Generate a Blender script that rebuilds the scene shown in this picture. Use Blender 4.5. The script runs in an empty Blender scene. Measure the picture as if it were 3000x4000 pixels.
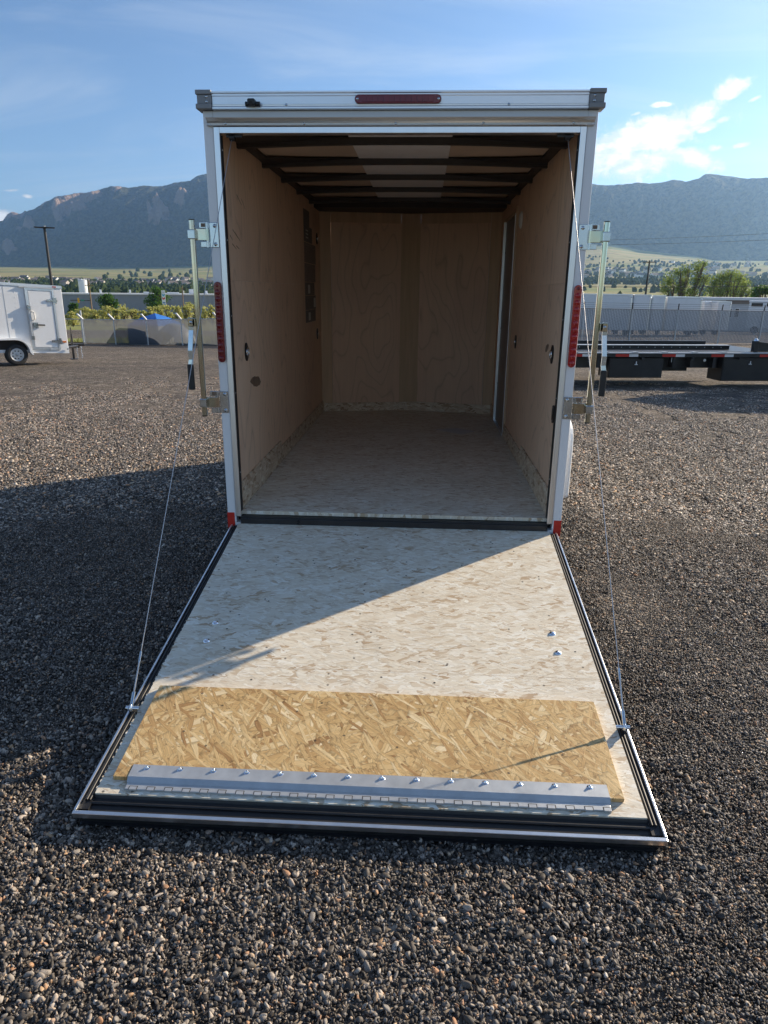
import bpy, math, random
import numpy as np
from mathutils import Vector, Matrix, Euler
from math import sin, cos, tan, radians, pi

random.seed(7)
RNG = np.random.default_rng(11)
scene = bpy.context.scene
col = scene.collection

# ------------------------------------------------------------------ camera
CX, CY, CZ = 0.1358, -3.6058, 1.57
YAW, PITCH, ROLL, FPX = 0.0506, -0.3093, 0.0097, 2705.86
cd = bpy.data.cameras.new('camera')
cam = bpy.data.objects.new('camera', cd)
col.objects.link(cam)
scene.camera = cam
_f = Vector((-sin(YAW) * cos(PITCH), cos(YAW) * cos(PITCH), sin(PITCH)))
_r = Vector((cos(YAW), sin(YAW), 0))
_u = _r.cross(_f)
_r2 = cos(ROLL) * _r + sin(ROLL) * _u
_u2 = -sin(ROLL) * _r + cos(ROLL) * _u
cam.matrix_world = Matrix(((_r2.x, _u2.x, -_f.x, CX), (_r2.y, _u2.y, -_f.y, CY), (_r2.z, _u2.z, -_f.z, CZ), (0, 0, 0, 1)))
cd.sensor_fit = 'VERTICAL'
cd.sensor_height = 24.0
cd.lens = 24.0 * FPX / 4000.0
cd.clip_start = 0.05
cd.clip_end = 30000
scene.render.resolution_x, scene.render.resolution_y = 768, 1024

# ------------------------------------------------------------------ sky, sun, exposure
SUN_EL, SUN_AZ = radians(23.0), radians(53.0)      # azimuth clockwise from +Y
world = bpy.data.worlds.new('World')
scene.world = world
world.use_nodes = True
world.cycles.sampling_method = 'MANUAL'
world.cycles.sample_map_resolution = 512
wt = world.node_tree
wt.nodes.clear()


class NT:
    """tiny node-tree helper"""
    def __init__(self, nt):
        self.nt = nt

    def n(self, typ, ins=None, **props):
        nd = self.nt.nodes.new(typ)
        for k, v in props.items():
            setattr(nd, k, v)
        for k, v in (ins or {}).items():
            sock = nd.inputs[k]
            if isinstance(v, bpy.types.NodeSocket):
                self.nt.links.new(v, sock)
            else:
                sock.default_value = v
        return nd

    def math(self, op, a, b=None, c=None, clamp=False):
        nd = self.nt.nodes.new('ShaderNodeMath')
        nd.operation = op
        nd.use_clamp = clamp
        for i, v in enumerate((a, b, c)):
            if v is None:
                continue
            if isinstance(v, bpy.types.NodeSocket):
                self.nt.links.new(v, nd.inputs[i])
            else:
                nd.inputs[i].default_value = v
        return nd.outputs[0]

    def mix(self, fac, a, b, blend='MIX'):
        nd = self.nt.nodes.new('ShaderNodeMix')
        nd.data_type = 'RGBA'
        nd.blend_type = blend
        for s, v in ((nd.inputs[0], fac), (nd.inputs[6], a), (nd.inputs[7], b)):
            if isinstance(v, bpy.types.NodeSocket):
                self.nt.links.new(v, s)
            else:
                s.default_value = v if not isinstance(v, tuple) else (v + (1,) if len(v) == 3 else v)
        return nd.outputs[2]

    def ramp(self, fac, stops, interp='LINEAR'):
        nd = self.nt.nodes.new('ShaderNodeValToRGB')
        cr = nd.color_ramp
        cr.interpolation = interp
        while len(cr.elements) < len(stops):
            cr.elements.new(0.5)
        for e, (p, c) in zip(cr.elements, stops):
            e.position = p
            e.color = (c[0], c[1], c[2], 1) if isinstance(c, tuple) else (c, c, c, 1)
        self.nt.links.new(fac, nd.inputs[0])
        return nd.outputs[0]

    def smooth(self, x, a, b):
        nd = self.nt.nodes.new('ShaderNodeMapRange')
        nd.interpolation_type = 'SMOOTHSTEP'
        self.nt.links.new(x, nd.inputs[0])
        nd.inputs[1].default_value = a
        nd.inputs[2].default_value = b
        return nd.outputs[0]


W = NT(wt)
sky = W.n('ShaderNodeTexSky', sky_type='NISHITA', sun_disc=False, sun_elevation=SUN_EL, sun_rotation=SUN_AZ,
          altitude=1300.0, air_density=1.0, dust_density=0.7, ozone_density=2.0)
tc = W.n('ShaderNodeTexCoord')
sep = W.n('ShaderNodeSeparateXYZ', {0: tc.outputs['Generated']})
az = W.math('MULTIPLY', W.math('ARCTAN2', sep.outputs[0], sep.outputs[1]), 180 / pi)
el = W.math('MULTIPLY', W.math('ARCSINE', sep.outputs[2]), 180 / pi)
aec = W.n('ShaderNodeCombineXYZ', {0: az, 1: el})
# cumulus: a few soft lobes in the sky, broken up by noise
nz = W.n('ShaderNodeTexNoise', {'Vector': aec.outputs[0], 'Scale': 0.62, 'Detail': 9.0, 'Roughness': 0.66, 'Distortion': 0.35}, noise_dimensions='2D')
mp = W.n('ShaderNodeMapping', {0: aec.outputs[0], 'Scale': (0.5, 1.3, 1.0)})
nzf = W.n('ShaderNodeTexNoise', {'Vector': mp.outputs[0], 'Scale': 1.3, 'Detail': 6.0, 'Roughness': 0.6}, noise_dimensions='2D')


def lobe(a0, e0, sa, se, amp, tilt=0.0):
    da = W.math('SUBTRACT', az, a0)
    de = W.math('SUBTRACT', W.math('SUBTRACT', el, e0), W.math('MULTIPLY', da, tilt))
    q = W.math('ADD', W.math('POWER', W.math('DIVIDE', da, sa), 2.0), W.math('POWER', W.math('DIVIDE', de, se), 2.0))
    return W.math('MULTIPLY', W.math('POWER', 2.718, W.math('MULTIPLY', q, -1.0)), amp)


lob = lobe(15.6, 10.4, 4.0, 1.25, 1.3, 0.17)
for a in ((18.9, 11.5, 1.5, 0.9, 1.1, 0.4), (20.6, 12.7, 1.4, 0.6, 1.1, 0.25), (18.6, 8.9, 2.2, 0.7, 1.1, -0.28), (14.6, 8.9, 4.0, 1.5, 0.95, 0.0),
          (16.3, 12.2, 0.95, 0.22, 0.9, 0.0), (14.7, 11.75, 0.4, 0.14, 0.75, 0.2), (22.1, 12.1, 0.55, 0.2, 0.85, 0.3), (20.3, 11.05, 0.6, 0.25, 0.75, 0.2), (19.4, 10.6, 0.9, 0.35, 0.85, 0.35),
          (21.6, 9.45, 0.9, 0.2, 0.85, 0.15), (20.1, 9.4, 0.6, 0.3, 0.75, 0.0), (-30.4, 4.6, 1.6, 0.45, 0.9, 0.0), (-28.3, 5.9, 0.4, 0.18, 0.75, 0.0), (-29.6, 6.2, 0.8, 0.12, 0.65, 0.1),
          (75, 14, 16, 4, 0.85, 0.05), (-110, 12, 16, 4, 0.85, 0.0), (165, 14, 20, 4, 0.85, 0.0)):
    lob = W.math('MAXIMUM', lob, lobe(*a))
dens = W.math('ADD', lob, W.math('MULTIPLY', W.math('SUBTRACT', nz.outputs[0], 0.5), 1.35))
cum = W.math('MULTIPLY', W.smooth(dens, 0.30, 0.74), 0.97)
cumin = W.smooth(W.math('ADD', dens, W.math('MULTIPLY', W.math('SUBTRACT', nzf.outputs[0], 0.5), 2.0)), 0.45, 1.25)
# thin high cirrus over the whole sky
zc = W.math('ADD', W.math('MAXIMUM', sep.outputs[2], 0.0), 0.09)
cv = W.n('ShaderNodeCombineXYZ', {0: W.math('DIVIDE', sep.outputs[0], zc), 1: W.math('DIVIDE', sep.outputs[1], zc)})
mp2 = W.n('ShaderNodeMapping', {0: cv.outputs[0], 'Rotation': (0, 0, 0.25), 'Scale': (0.35, 0.9, 1.0)})
ci = W.n('ShaderNodeTexNoise', {'Vector': mp2.outputs[0], 'Scale': 1.5, 'Detail': 6.0, 'Roughness': 0.58, 'Distortion': 0.9}, noise_dimensions='2D')
cir = W.math('MULTIPLY', W.smooth(ci.outputs[0], 0.42, 0.78), 0.32)
skyc = W.n('ShaderNodeVectorMath', {0: sky.outputs[0], 1: (0.83, 0.92, 1.01)}, operation='MULTIPLY').outputs[0]
c1 = W.mix(cir, skyc, (5.2, 5.7, 6.3))
ccol = W.mix(cumin, (5.6, 5.9, 6.1), (9.0, 8.9, 8.6))
c2 = W.mix(cum, c1, ccol)
bg = W.n('ShaderNodeBackground', {'Color': c2, 'Strength': 0.075})
W.n('ShaderNodeOutputWorld', {'Surface': bg.outputs[0]})

sl = bpy.data.lights.new('sun', 'SUN')
sl.energy = 4.5
sl.angle = radians(0.55)
sl.color = (1.0, 0.845, 0.64)
sun = bpy.data.objects.new('sun', sl)
col.objects.link(sun)
sdir = Vector((cos(SUN_EL) * sin(SUN_AZ), cos(SUN_EL) * cos(SUN_AZ), sin(SUN_EL)))
sun.rotation_euler = sdir.to_track_quat('Z', 'Y').to_euler()
sun.location = (20, 16, 12)

vs = scene.view_settings
vs.view_transform = 'Standard'
vs.look = 'None'
vs.gamma = 1.0
vs.exposure = 1.02
scene.render.engine = 'CYCLES'
cy = scene.cycles
cy.max_bounces = 10
cy.diffuse_bounces = 8
cy.volume_bounces = 1
cy.use_denoising = True
cy.sample_clamp_indirect = 6.0
cy.caustics_reflective = False
cy.caustics_refractive = False

# ------------------------------------------------------------------ materials
MATS = {}


def newmat(name):
    m = bpy.data.materials.new(name)
    m.use_nodes = True
    m.node_tree.nodes.clear()
    t = NT(m.node_tree)
    b = t.n('ShaderNodeBsdfPrincipled')
    t.n('ShaderNodeOutputMaterial', {'Surface': b.outputs[0]})
    MATS[name] = m
    return m, t, b


def simple(name, colr, rough=0.5, metal=0.0, var=0.12, scale=6.0, bump=0.0, bscale=60.0, spec=0.5, stretch=(1, 1, 1), dirt=0.0, dirtcol=(0.12, 0.1, 0.08)):
    m, t, b = newmat(name)
    tcn = t.n('ShaderNodeTexCoord')
    mpn = t.n('ShaderNodeMapping', {0: tcn.outputs['Object'], 'Scale': stretch})
    n1 = t.n('ShaderNodeTexNoise', {'Vector': mpn.outputs[0], 'Scale': scale, 'Detail': 5.0, 'Roughness': 0.6})
    lo = tuple(c * (1 - var) for c in colr)
    hi = tuple(min(1, c * (1 + var)) for c in colr)
    cc = t.ramp(n1.outputs[0], [(0.3, lo), (0.7, hi)])
    if dirt:
        n2 = t.n('ShaderNodeTexNoise', {'Vector': tcn.outputs['Object'], 'Scale': 3.1, 'Detail': 8.0, 'Roughness': 0.7})
        f = t.math('MULTIPLY', t.smooth(n2.outputs[0], 0.48, 0.75), dirt)
        cc = t.mix(f, cc, dirtcol)
    m.node_tree.links.new(cc, b.inputs['Base Color'])
    rr = t.math('ADD', t.math('MULTIPLY', n1.outputs[0], 0.16), rough - 0.08)
    m.node_tree.links.new(rr, b.inputs['Roughness'])
    b.inputs['Metallic'].default_value = metal
    b.inputs['Specular IOR Level'].default_value = spec
    if bump:
        n3 = t.n('ShaderNodeTexNoise', {'Vector': mpn.outputs[0], 'Scale': bscale, 'Detail': 3.0})
        bp = t.n('ShaderNodeBump', {'Height': n3.outputs[0], 'Strength': bump, 'Distance': 0.004})
        m.node_tree.links.new(bp.outputs[0], b.inputs['Normal'])
    return m


simple('white_paint', (0.80, 0.81, 0.82), 0.32, var=0.03, scale=2.5, bump=0.06, bscale=4.0, dirt=0.05)
simple('trailer_white', (0.78, 0.79, 0.80), 0.4, var=0.03, scale=1.5, bump=0.08, bscale=3.0, dirt=0.08)
simple('aluminium', (0.80, 0.81, 0.82), 0.33, 1.0, var=0.08, scale=9.0, stretch=(1, 1, 0.1), bump=0.05)
simple('aluminium_rail', (0.78, 0.79, 0.81), 0.36, 0.9, var=0.06, scale=5.0, stretch=(0.2, 1, 4), bump=0.03, dirt=0.12, dirtcol=(0.45, 0.44, 0.43))
simple('drip_trim', (0.74, 0.72, 0.68), 0.3, 0.75, var=0.08, scale=4.0, stretch=(0.3, 1, 3))
simple('zinc', (0.50, 0.54, 0.58), 0.20, 1.0, var=0.12, scale=14.0, bump=0.04)
simple('galv_hinge', (0.52, 0.54, 0.55), 0.5, 0.6, var=0.1, scale=16, bump=0.05)
simple('grey_plastic', (0.24, 0.25, 0.26), 0.55, var=0.08, scale=10)
simple('black_plastic', (0.012, 0.012, 0.013), 0.4, var=0.2, scale=20)
simple('black_rubber', (0.014, 0.014, 0.015), 0.5, var=0.3, scale=14, bump=0.1, dirt=0.25, dirtcol=(0.06, 0.055, 0.05))
simple('rubber_gloss', (0.02, 0.02, 0.021), 0.3, var=0.3, scale=14, dirt=0.25, dirtcol=(0.08, 0.075, 0.07))
simple('black_paint', (0.018, 0.018, 0.02), 0.38, var=0.25, scale=7, dirt=0.3, dirtcol=(0.07, 0.06, 0.05))
simple('roof_bow', (0.022, 0.017, 0.014), 0.5, var=0.3, scale=8)
simple('tyre', (0.02, 0.02, 0.021), 0.75, var=0.3, scale=20, bump=0.3, bscale=60, dirt=0.5, dirtcol=(0.09, 0.08, 0.07))
simple('rim', (0.62, 0.64, 0.66), 0.35, 0.6, var=0.08, scale=20)
simple('red_lens', (0.38, 0.009, 0.013), 0.12, var=0.1, scale=30, spec=0.7)
simple('red_lens_dark', (0.17, 0.010, 0.014), 0.15, var=0.15, scale=30, spec=0.6)
simple('red_tape', (0.55, 0.03, 0.02), 0.35, var=0.1, scale=60)
simple('white_tape', (0.75, 0.77, 0.78), 0.35, var=0.08, scale=60)
simple('amber', (0.6, 0.16, 0.02), 0.25, var=0.1)
simple('chrome', (0.85, 0.86, 0.88), 0.12, 1.0, var=0.05)
simple('paper', (0.62, 0.60, 0.57), 0.8, var=0.05)
simple('vent_white', (0.75, 0.73, 0.68), 0.5, var=0.05)
simple('door_brown', (0.24, 0.20, 0.18), 0.5, var=0.1, scale=5)
simple('dark_gap', (0.02, 0.016, 0.014), 0.8, var=0.3)
simple('roof_sheet', (0.62, 0.46, 0.33), 0.5, var=0.15, scale=2.0)
simple('roof_centre', (0.82, 0.78, 0.75), 0.5, var=0.06, scale=3.0)
simple('cable_steel', (0.50, 0.50, 0.51), 0.42, 1.0, var=0.2, scale=300)
simple('galv', (0.50, 0.52, 0.54), 0.5, 0.6, var=0.15, scale=8)
simple('wood_pole', (0.22, 0.15, 0.09), 0.85, var=0.25, scale=2, stretch=(4, 4, 0.4))
simple('dark_pole', (0.035, 0.032, 0.03), 0.5, var=0.2)
simple('warehouse_wall', (0.22, 0.25, 0.29), 0.6, var=0.06, scale=0.6)
simple('warehouse_roof', (0.72, 0.73, 0.74), 0.5, var=0.06, scale=0.3)
simple('tank_white', (0.80, 0.81, 0.82), 0.45, var=0.05, scale=0.4)
simple('blue_tarp', (0.03, 0.17, 0.55), 0.45, var=0.15, scale=2.0, bump=0.4, bscale=3.0)
simple('grey_tarp', (0.30, 0.33, 0.37), 0.5, var=0.15, scale=1.0, bump=0.5, bscale=2.0)
simple('green_metal', (0.035, 0.10, 0.10), 0.5, var=0.15, scale=1.0)
simple('sign_blue', (0.03, 0.16, 0.42), 0.4, var=0.05)
simple('sign_red', (0.62, 0.04, 0.04), 0.4, var=0.05)
simple('sign_light_blue', (0.10, 0.40, 0.62), 0.4, var=0.05)
simple('sign_white', (0.78, 0.79, 0.80), 0.4, var=0.04)
simple('sign_green', (0.02, 0.25, 0.16), 0.4, var=0.05)
simple('signal_yellow', (0.70, 0.38, 0.03), 0.4, var=0.1)
simple('glass_dark', (0.02, 0.025, 0.03), 0.1, var=0.2)
simple('bark', (0.12, 0.09, 0.065), 0.9, var=0.3, scale=6, stretch=(3, 3, 0.5), bump=0.5, bscale=20)
simple('building_wall', (0.55, 0.56, 0.58), 0.6, var=0.05, scale=0.5)
simple('house_wall_a', (0.62, 0.58, 0.52), 0.8, var=0.1, scale=0.2)
simple('house_wall_b', (0.40, 0.36, 0.33), 0.8, var=0.1, scale=0.2)
simple('house_roof', (0.14, 0.12, 0.11), 0.8, var=0.2, scale=0.2)
simple('slat_grey', (0.27, 0.28, 0.30), 0.55, var=0.15, scale=1.2)
simple('print_dark', (0.12, 0.11, 0.10), 0.5, var=0.6, scale=22, stretch=(1, 1, 6))
simple('print_brown', (0.20, 0.155, 0.13), 0.5, var=0.5, scale=18, stretch=(1, 1, 7))
simple('wall_screw', (0.6, 0.6, 0.6), 0.3, 1.0)


def m_bar():            # yellow-zinc plated tube: warm / green / pink iridescence
    m, t, b = newmat('yellow_zinc')
    tcn = t.n('ShaderNodeTexCoord')
    mpn = t.n('ShaderNodeMapping', {0: tcn.outputs['Object'], 'Scale': (6, 6, 3.2)})
    n1 = t.n('ShaderNodeTexNoise', {'Vector': mpn.outputs[0], 'Scale': 1.4, 'Detail': 3.0})
    cc = t.ramp(n1.outputs[0], [(0.25, (0.46, 0.40, 0.29)), (0.42, (0.50, 0.48, 0.38)), (0.55, (0.44, 0.49, 0.43)), (0.66, (0.52, 0.46, 0.38)), (0.8, (0.46, 0.41, 0.33))])
    m.node_tree.links.new(cc, b.inputs['Base Color'])
    b.inputs['Metallic'].default_value = 1.0
    b.inputs['Roughness'].default_value = 0.13


m_bar()


def m_osb(name, seed, length, width, layers, spread, pal, show, warp=0.0, bumpd=0.0012, fine=0.10, edge=0.35, dark=0.0, upright=False):
    """oriented strand board: stacked layers of elongated cells, each cell a flake with its own tone"""
    rnd = random.Random(seed)
    m, t, b = newmat(name)
    tcn = t.n('ShaderNodeTexCoord')
    obj = tcn.outputs['Object']
    if upright:
        sq = t.n('ShaderNodeSeparateXYZ', {0: obj})
        obj = t.n('ShaderNodeCombineXYZ', {0: t.math('ADD', sq.outputs[0], sq.outputs[1]), 1: sq.outputs[2]}).outputs[0]
    wn = t.n('ShaderNodeTexNoise', {'Vector': obj, 'Scale': 14.0, 'Detail': 4.0, 'Roughness': 0.6})
    off = t.n('ShaderNodeVectorMath', {0: wn.outputs['Color'], 1: (0.5, 0.5, 0.5)}, operation='SUBTRACT')
    off2 = t.n('ShaderNodeVectorMath', {0: off.outputs[0], 'Scale': warp}, operation='SCALE')
    obj = t.n('ShaderNodeVectorMath', {0: obj, 1: off2.outputs[0]}, operation='ADD').outputs[0]
    colr = None
    hgt = None
    for i in range(layers):
        ang = rnd.gauss(0, spread)
        q = i / max(1, layers - 1)
        ln = length * rnd.uniform(0.65, 1.5) * (1.3 - 0.5 * q)
        wd = width * rnd.uniform(0.45, 1.4) * (1.3 - 0.5 * q)
        rot = t.n('ShaderNodeMapping', {0: obj, 'Rotation': (0, 0, ang), 'Location': (rnd.uniform(-9, 9), rnd.uniform(-9, 9), 0)})
        sc = t.n('ShaderNodeMapping', {0: rot.outputs[0], 'Scale': (1 / ln, 1 / wd, 1)})
        v = t.n('ShaderNodeTexVoronoi', {'Vector': sc.outputs[0], 'Scale': 1.0, 'Randomness': 1.0}, voronoi_dimensions='2D', distance='CHEBYCHEV' if (i % 3 and not dark) else 'EUCLIDEAN', feature='F1')
        sp = t.n('ShaderNodeSeparateColor', {0: v.outputs['Color']})
        fm = t.n('ShaderNodeMapping', {0: rot.outputs[0], 'Scale': (10, 330, 1)})
        fn = t.n('ShaderNodeTexNoise', {'Vector': fm.outputs[0], 'Scale': 1.0, 'Detail': 3.0}, noise_dimensions='2D')
        tone = t.ramp(sp.outputs[1], pal)
        fib = t.math('ADD', t.math('MULTIPLY', fn.outputs[0], fine * 2), 1 - fine)
        if colr is None:
            colr = t.mix(1.0, tone, t.n('ShaderNodeCombineXYZ', {0: fib, 1: fib, 2: fib}).outputs[0], 'MULTIPLY')
            hgt = t.math('MULTIPLY', sp.outputs[2], 0.4)
        else:
            lim = rnd.uniform(0.36, 0.52)
            shade = t.math('MULTIPLY', fib, t.math('SUBTRACT', 1.0, t.math('MULTIPLY', t.smooth(v.outputs['Distance'], lim * 0.72, lim), edge)))
            tone = t.mix(1.0, tone, t.n('ShaderNodeCombineXYZ', {0: shade, 1: shade, 2: shade}).outputs[0], 'MULTIPLY')
            vis = t.math('MULTIPLY', t.math('GREATER_THAN', sp.outputs[0], 1 - show), t.math('LESS_THAN', v.outputs['Distance'], lim))
            colr = t.mix(vis, colr, tone)
            hgt = t.math('ADD', hgt, t.math('MULTIPLY', vis, t.math('ADD', t.math('MULTIPLY', sp.outputs[2], 0.5), t.math('MULTIPLY', fn.outputs[0], 0.3))))
    big = t.n('ShaderNodeTexNoise', {'Vector': tcn.outputs['Object'], 'Scale': 3.2, 'Detail': 5.0})
    colr = t.mix(0.5, colr, t.ramp(big.outputs[0], [(0.3, (0.78, 0.75, 0.72)), (0.7, (1.0, 1.0, 1.0))]), 'MULTIPLY')
    sm_ = t.n('ShaderNodeMapping', {0: tcn.outputs['Object'], 'Scale': (5.0, 0.8, 1.0), 'Rotation': (0, 0, 0.15)})
    sn_ = t.n('ShaderNodeTexNoise', {'Vector': sm_.outputs[0], 'Scale': 1.6, 'Detail': 7.0, 'Roughness': 0.7})
    colr = t.mix(t.math('MULTIPLY', t.smooth(sn_.outputs[0], 0.56, 0.72), 0.16), colr, (0.30, 0.25, 0.19))
    vd = t.n('ShaderNodeTexVoronoi', {'Vector': tcn.outputs['Object'], 'Scale': 11.0}, voronoi_dimensions='2D')
    sv = t.n('ShaderNodeSeparateColor', {0: vd.outputs['Color']})
    hole = t.math('MULTIPLY', t.math('LESS_THAN', vd.outputs['Distance'], 0.05), t.math('GREATER_THAN', sv.outputs[0], 0.82))
    colr = t.mix(t.math('MULTIPLY', hole, 0.8), colr, (0.05, 0.04, 0.03))
    m.node_tree.links.new(colr, b.inputs['Base Color'])
    b.inputs['Roughness'].default_value = 0.62
    b.inputs['Specular IOR Level'].default_value = 0.35
    bp = t.n('ShaderNodeBump', {'Height': hgt, 'Strength': 0.8, 'Distance': bumpd})
    m.node_tree.links.new(bp.outputs[0], b.inputs['Normal'])


m_osb('osb_gold', 9, 0.13, 0.024, 13, 0.95,
      [(0.0, (0.36, 0.20, 0.08)), (0.07, (0.50, 0.31, 0.13)), (0.35, (0.60, 0.40, 0.175)), (0.72, (0.68, 0.48, 0.23)), (0.92, (0.74, 0.56, 0.30)), (1.0, (0.84, 0.68, 0.42))], 0.30, warp=0.014, fine=0.30, edge=0.40, bumpd=0.0018)
m_osb('osb_white', 5, 0.055, 0.014, 8, 0.38,
      [(0.0, (0.50, 0.37, 0.24)), (0.09, (0.62, 0.51, 0.37)), (0.24, (0.74, 0.66, 0.52)), (0.7, (0.80, 0.74, 0.61)), (1.0, (0.88, 0.85, 0.75))], 0.30, warp=0.040, bumpd=0.0008, fine=0.08, edge=0.12, dark=1.0)
m_osb('osb_upright', 8, 0.075, 0.022, 6, 0.9,
      [(0.0, (0.36, 0.22, 0.13)), (0.15, (0.54, 0.38, 0.25)), (0.35, (0.64, 0.49, 0.34)), (0.7, (0.70, 0.57, 0.42)), (1.0, (0.80, 0.70, 0.55))], 0.36, warp=0.012, bumpd=0.001, fine=0.1, edge=0.25, dark=1.0, upright=True)


def m_ply():
    m, t, b = newmat('plywood')
    tcn = t.n('ShaderNodeTexCoord')
    oi = t.n('ShaderNodeObjectInfo')
    r = oi.outputs['Random']
    offv = t.n('ShaderNodeCombineXYZ', {0: t.math('MULTIPLY', r, 7.0), 1: t.math('MULTIPLY', r, 13.0), 2: t.math('MULTIPLY', r, 3.0)})
    p = t.n('ShaderNodeVectorMath', {0: tcn.outputs['Object'], 1: offv.outputs[0]}, operation='ADD').outputs[0]
    mpn = t.n('ShaderNodeMapping', {0: p, 'Scale': (1.0, 1.0, 0.30)})
    n0 = t.n('ShaderNodeTexNoise', {'Vector': mpn.outputs[0], 'Scale': 2.3, 'Detail': 2.0, 'Roughness': 0.4})
    rings = t.math('FRACT', t.math('ADD', t.math('MULTIPLY', n0.outputs[0], 17.0), 0.0))
    rings = t.math('ABSOLUTE', t.math('SUBTRACT', t.math('MULTIPLY', rings, 2.0), 1.0))
    mp2_ = t.n('ShaderNodeMapping', {0: p, 'Scale': (60.0, 60.0, 2.5)})
    fib = t.n('ShaderNodeTexNoise', {'Vector': mp2_.outputs[0], 'Scale': 1.0, 'Detail': 4.0})
    base = t.mix(n0.outputs[0], (0.72, 0.49, 0.33), (0.84, 0.62, 0.45))
    tint = t.mix(r, (0.92, 0.88, 0.86), (1.04, 1.02, 1.0))
    base = t.mix(1.0, base, tint, 'MULTIPLY')
    c = t.mix(t.math('MULTIPLY', t.math('POWER', rings, 9.0), 0.38), base, (0.30, 0.19, 0.125))
    c = t.mix(0.25, c, t.ramp(fib.outputs[0], [(0.3, (0.70, 0.66, 0.62)), (0.7, (1, 1, 1))]), 'MULTIPLY')
    st = t.n('ShaderNodeTexNoise', {'Vector': p, 'Scale': 1.3, 'Detail': 5.0})
    c = t.mix(t.math('MULTIPLY', t.smooth(st.outputs[0], 0.5, 0.72), 0.35), c, (0.52, 0.32, 0.25))
    m.node_tree.links.new(c, b.inputs['Base Color'])
    b.inputs['Roughness'].default_value = 0.55
    b.inputs['Specular IOR Level'].default_value = 0.3


m_ply()
simple('wood_batten', (0.56, 0.38, 0.23), 0.6, var=0.12, scale=3, stretch=(8, 8, 0.5))
simple('knot', (0.20, 0.13, 0.085), 0.6, var=0.3, scale=18)


def m_gravel_ground():
    m, t, b = newmat('gravel_ground')
    geo = t.n('ShaderNodeNewGeometry')
    pos = geo.outputs['Position']
    v1 = t.n('ShaderNodeTexVoronoi', {'Vector': pos, 'Scale': 38.0})
    v2 = t.n('ShaderNodeTexVoronoi', {'Vector': pos, 'Scale': 9.0})
    s1 = t.n('ShaderNodeSeparateColor', {0: v1.outputs['Color']})
    s2 = t.n('ShaderNodeSeparateColor', {0: v2.outputs['Color']})
    pal = [(0.0, (0.045, 0.040, 0.036)), (0.45, (0.112, 0.099, 0.086)), (0.75, (0.20, 0.175, 0.150)), (0.93, (0.33, 0.29, 0.245)), (1.0, (0.56, 0.51, 0.45))]
    c = t.mix(0.35, t.ramp(s1.outputs[0], pal), t.ramp(s2.outputs[0], pal))
    n1 = t.n('ShaderNodeTexNoise', {'Vector': pos, 'Scale': 0.35, 'Detail': 6.0, 'Roughness': 0.6})
    mpn = t.n('ShaderNodeMapping', {0: pos, 'Scale': (0.12, 0.9, 1.0), 'Rotation': (0, 0, 0.12)})
    n2 = t.n('ShaderNodeTexNoise', {'Vector': mpn.outputs[0], 'Scale': 1.0, 'Detail': 5.0})
    c = t.mix(0.8, c, t.ramp(n1.outputs[0], [(0.35, (0.75, 0.74, 0.74)), (0.65, (1.12, 1.06, 1.0))]), 'MULTIPLY')
    c = t.mix(0.7, c, t.ramp(n2.outputs[0], [(0.35, (0.76, 0.75, 0.75)), (0.68, (1.2, 1.15, 1.07))]), 'MULTIPLY')
    m.node_tree.links.new(c, b.inputs['Base Color'])
    b.inputs['Roughness'].default_value = 0.9
    b.inputs['Specular IOR Level'].default_value = 0.2
    h = t.math('ADD', t.math('MULTIPLY', v1.outputs['Distance'], -1.0), t.math('MULTIPLY', v2.outputs['Distance'], -0.6))
    bp = t.n('ShaderNodeBump', {'Height': h, 'Strength': 1.0, 'Distance': 0.03})
    m.node_tree.links.new(bp.outputs[0], b.inputs['Normal'])


m_gravel_ground()


def m_stone(name, gain):
    m, t, b = newmat(name)
    oi = t.n('ShaderNodeObjectInfo')
    gi_ = t.n('ShaderNodeNewGeometry')
    r = t.math('FRACT', t.math('ADD', gi_.outputs['Random Per Island'], t.math('MULTIPLY', oi.outputs['Random'], 7.31)))
    c = t.ramp(r, [(0.0, (0.042, 0.038, 0.035)), (0.22, (0.085, 0.077, 0.068)), (0.42, (0.15, 0.135, 0.115)), (0.60, (0.25, 0.22, 0.185)), (0.72, (0.34, 0.33, 0.31)),
                   (0.82, (0.50, 0.45, 0.385)), (0.90, (0.74, 0.67, 0.57)), (0.94, (0.64, 0.36, 0.20)), (0.965, (0.74, 0.52, 0.31)), (1.0, (0.9, 0.86, 0.78))])
    tcn = t.n('ShaderNodeTexCoord')
    n1 = t.n('ShaderNodeTexNoise', {'Vector': tcn.outputs['Object'], 'Scale': 320.0, 'Detail': 4.0, 'Roughness': 0.7})
    c = t.mix(0.6, c, t.ramp(n1.outputs[0], [(0.3, (0.6, 0.6, 0.6)), (0.7, (1.25, 1.25, 1.25))]), 'MULTIPLY')
    c = t.mix(1.0, c, (gain * 1.04, gain * 0.985, gain * 0.95), 'MULTIPLY')
    m.node_tree.links.new(c, b.inputs['Base Color'])
    b.inputs['Roughness'].default_value = 0.62
    b.inputs['Specular IOR Level'].default_value = 0.4
    bp = t.n('ShaderNodeBump', {'Height': n1.outputs[0], 'Strength': 0.5, 'Distance': 0.0015})
    m.node_tree.links.new(bp.outputs[0], b.inputs['Normal'])


m_stone('stone', 0.60)
m_stone('pale_stone', 0.86)  # paler copy for far gravel; near gain darkened for shade between stones


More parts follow.
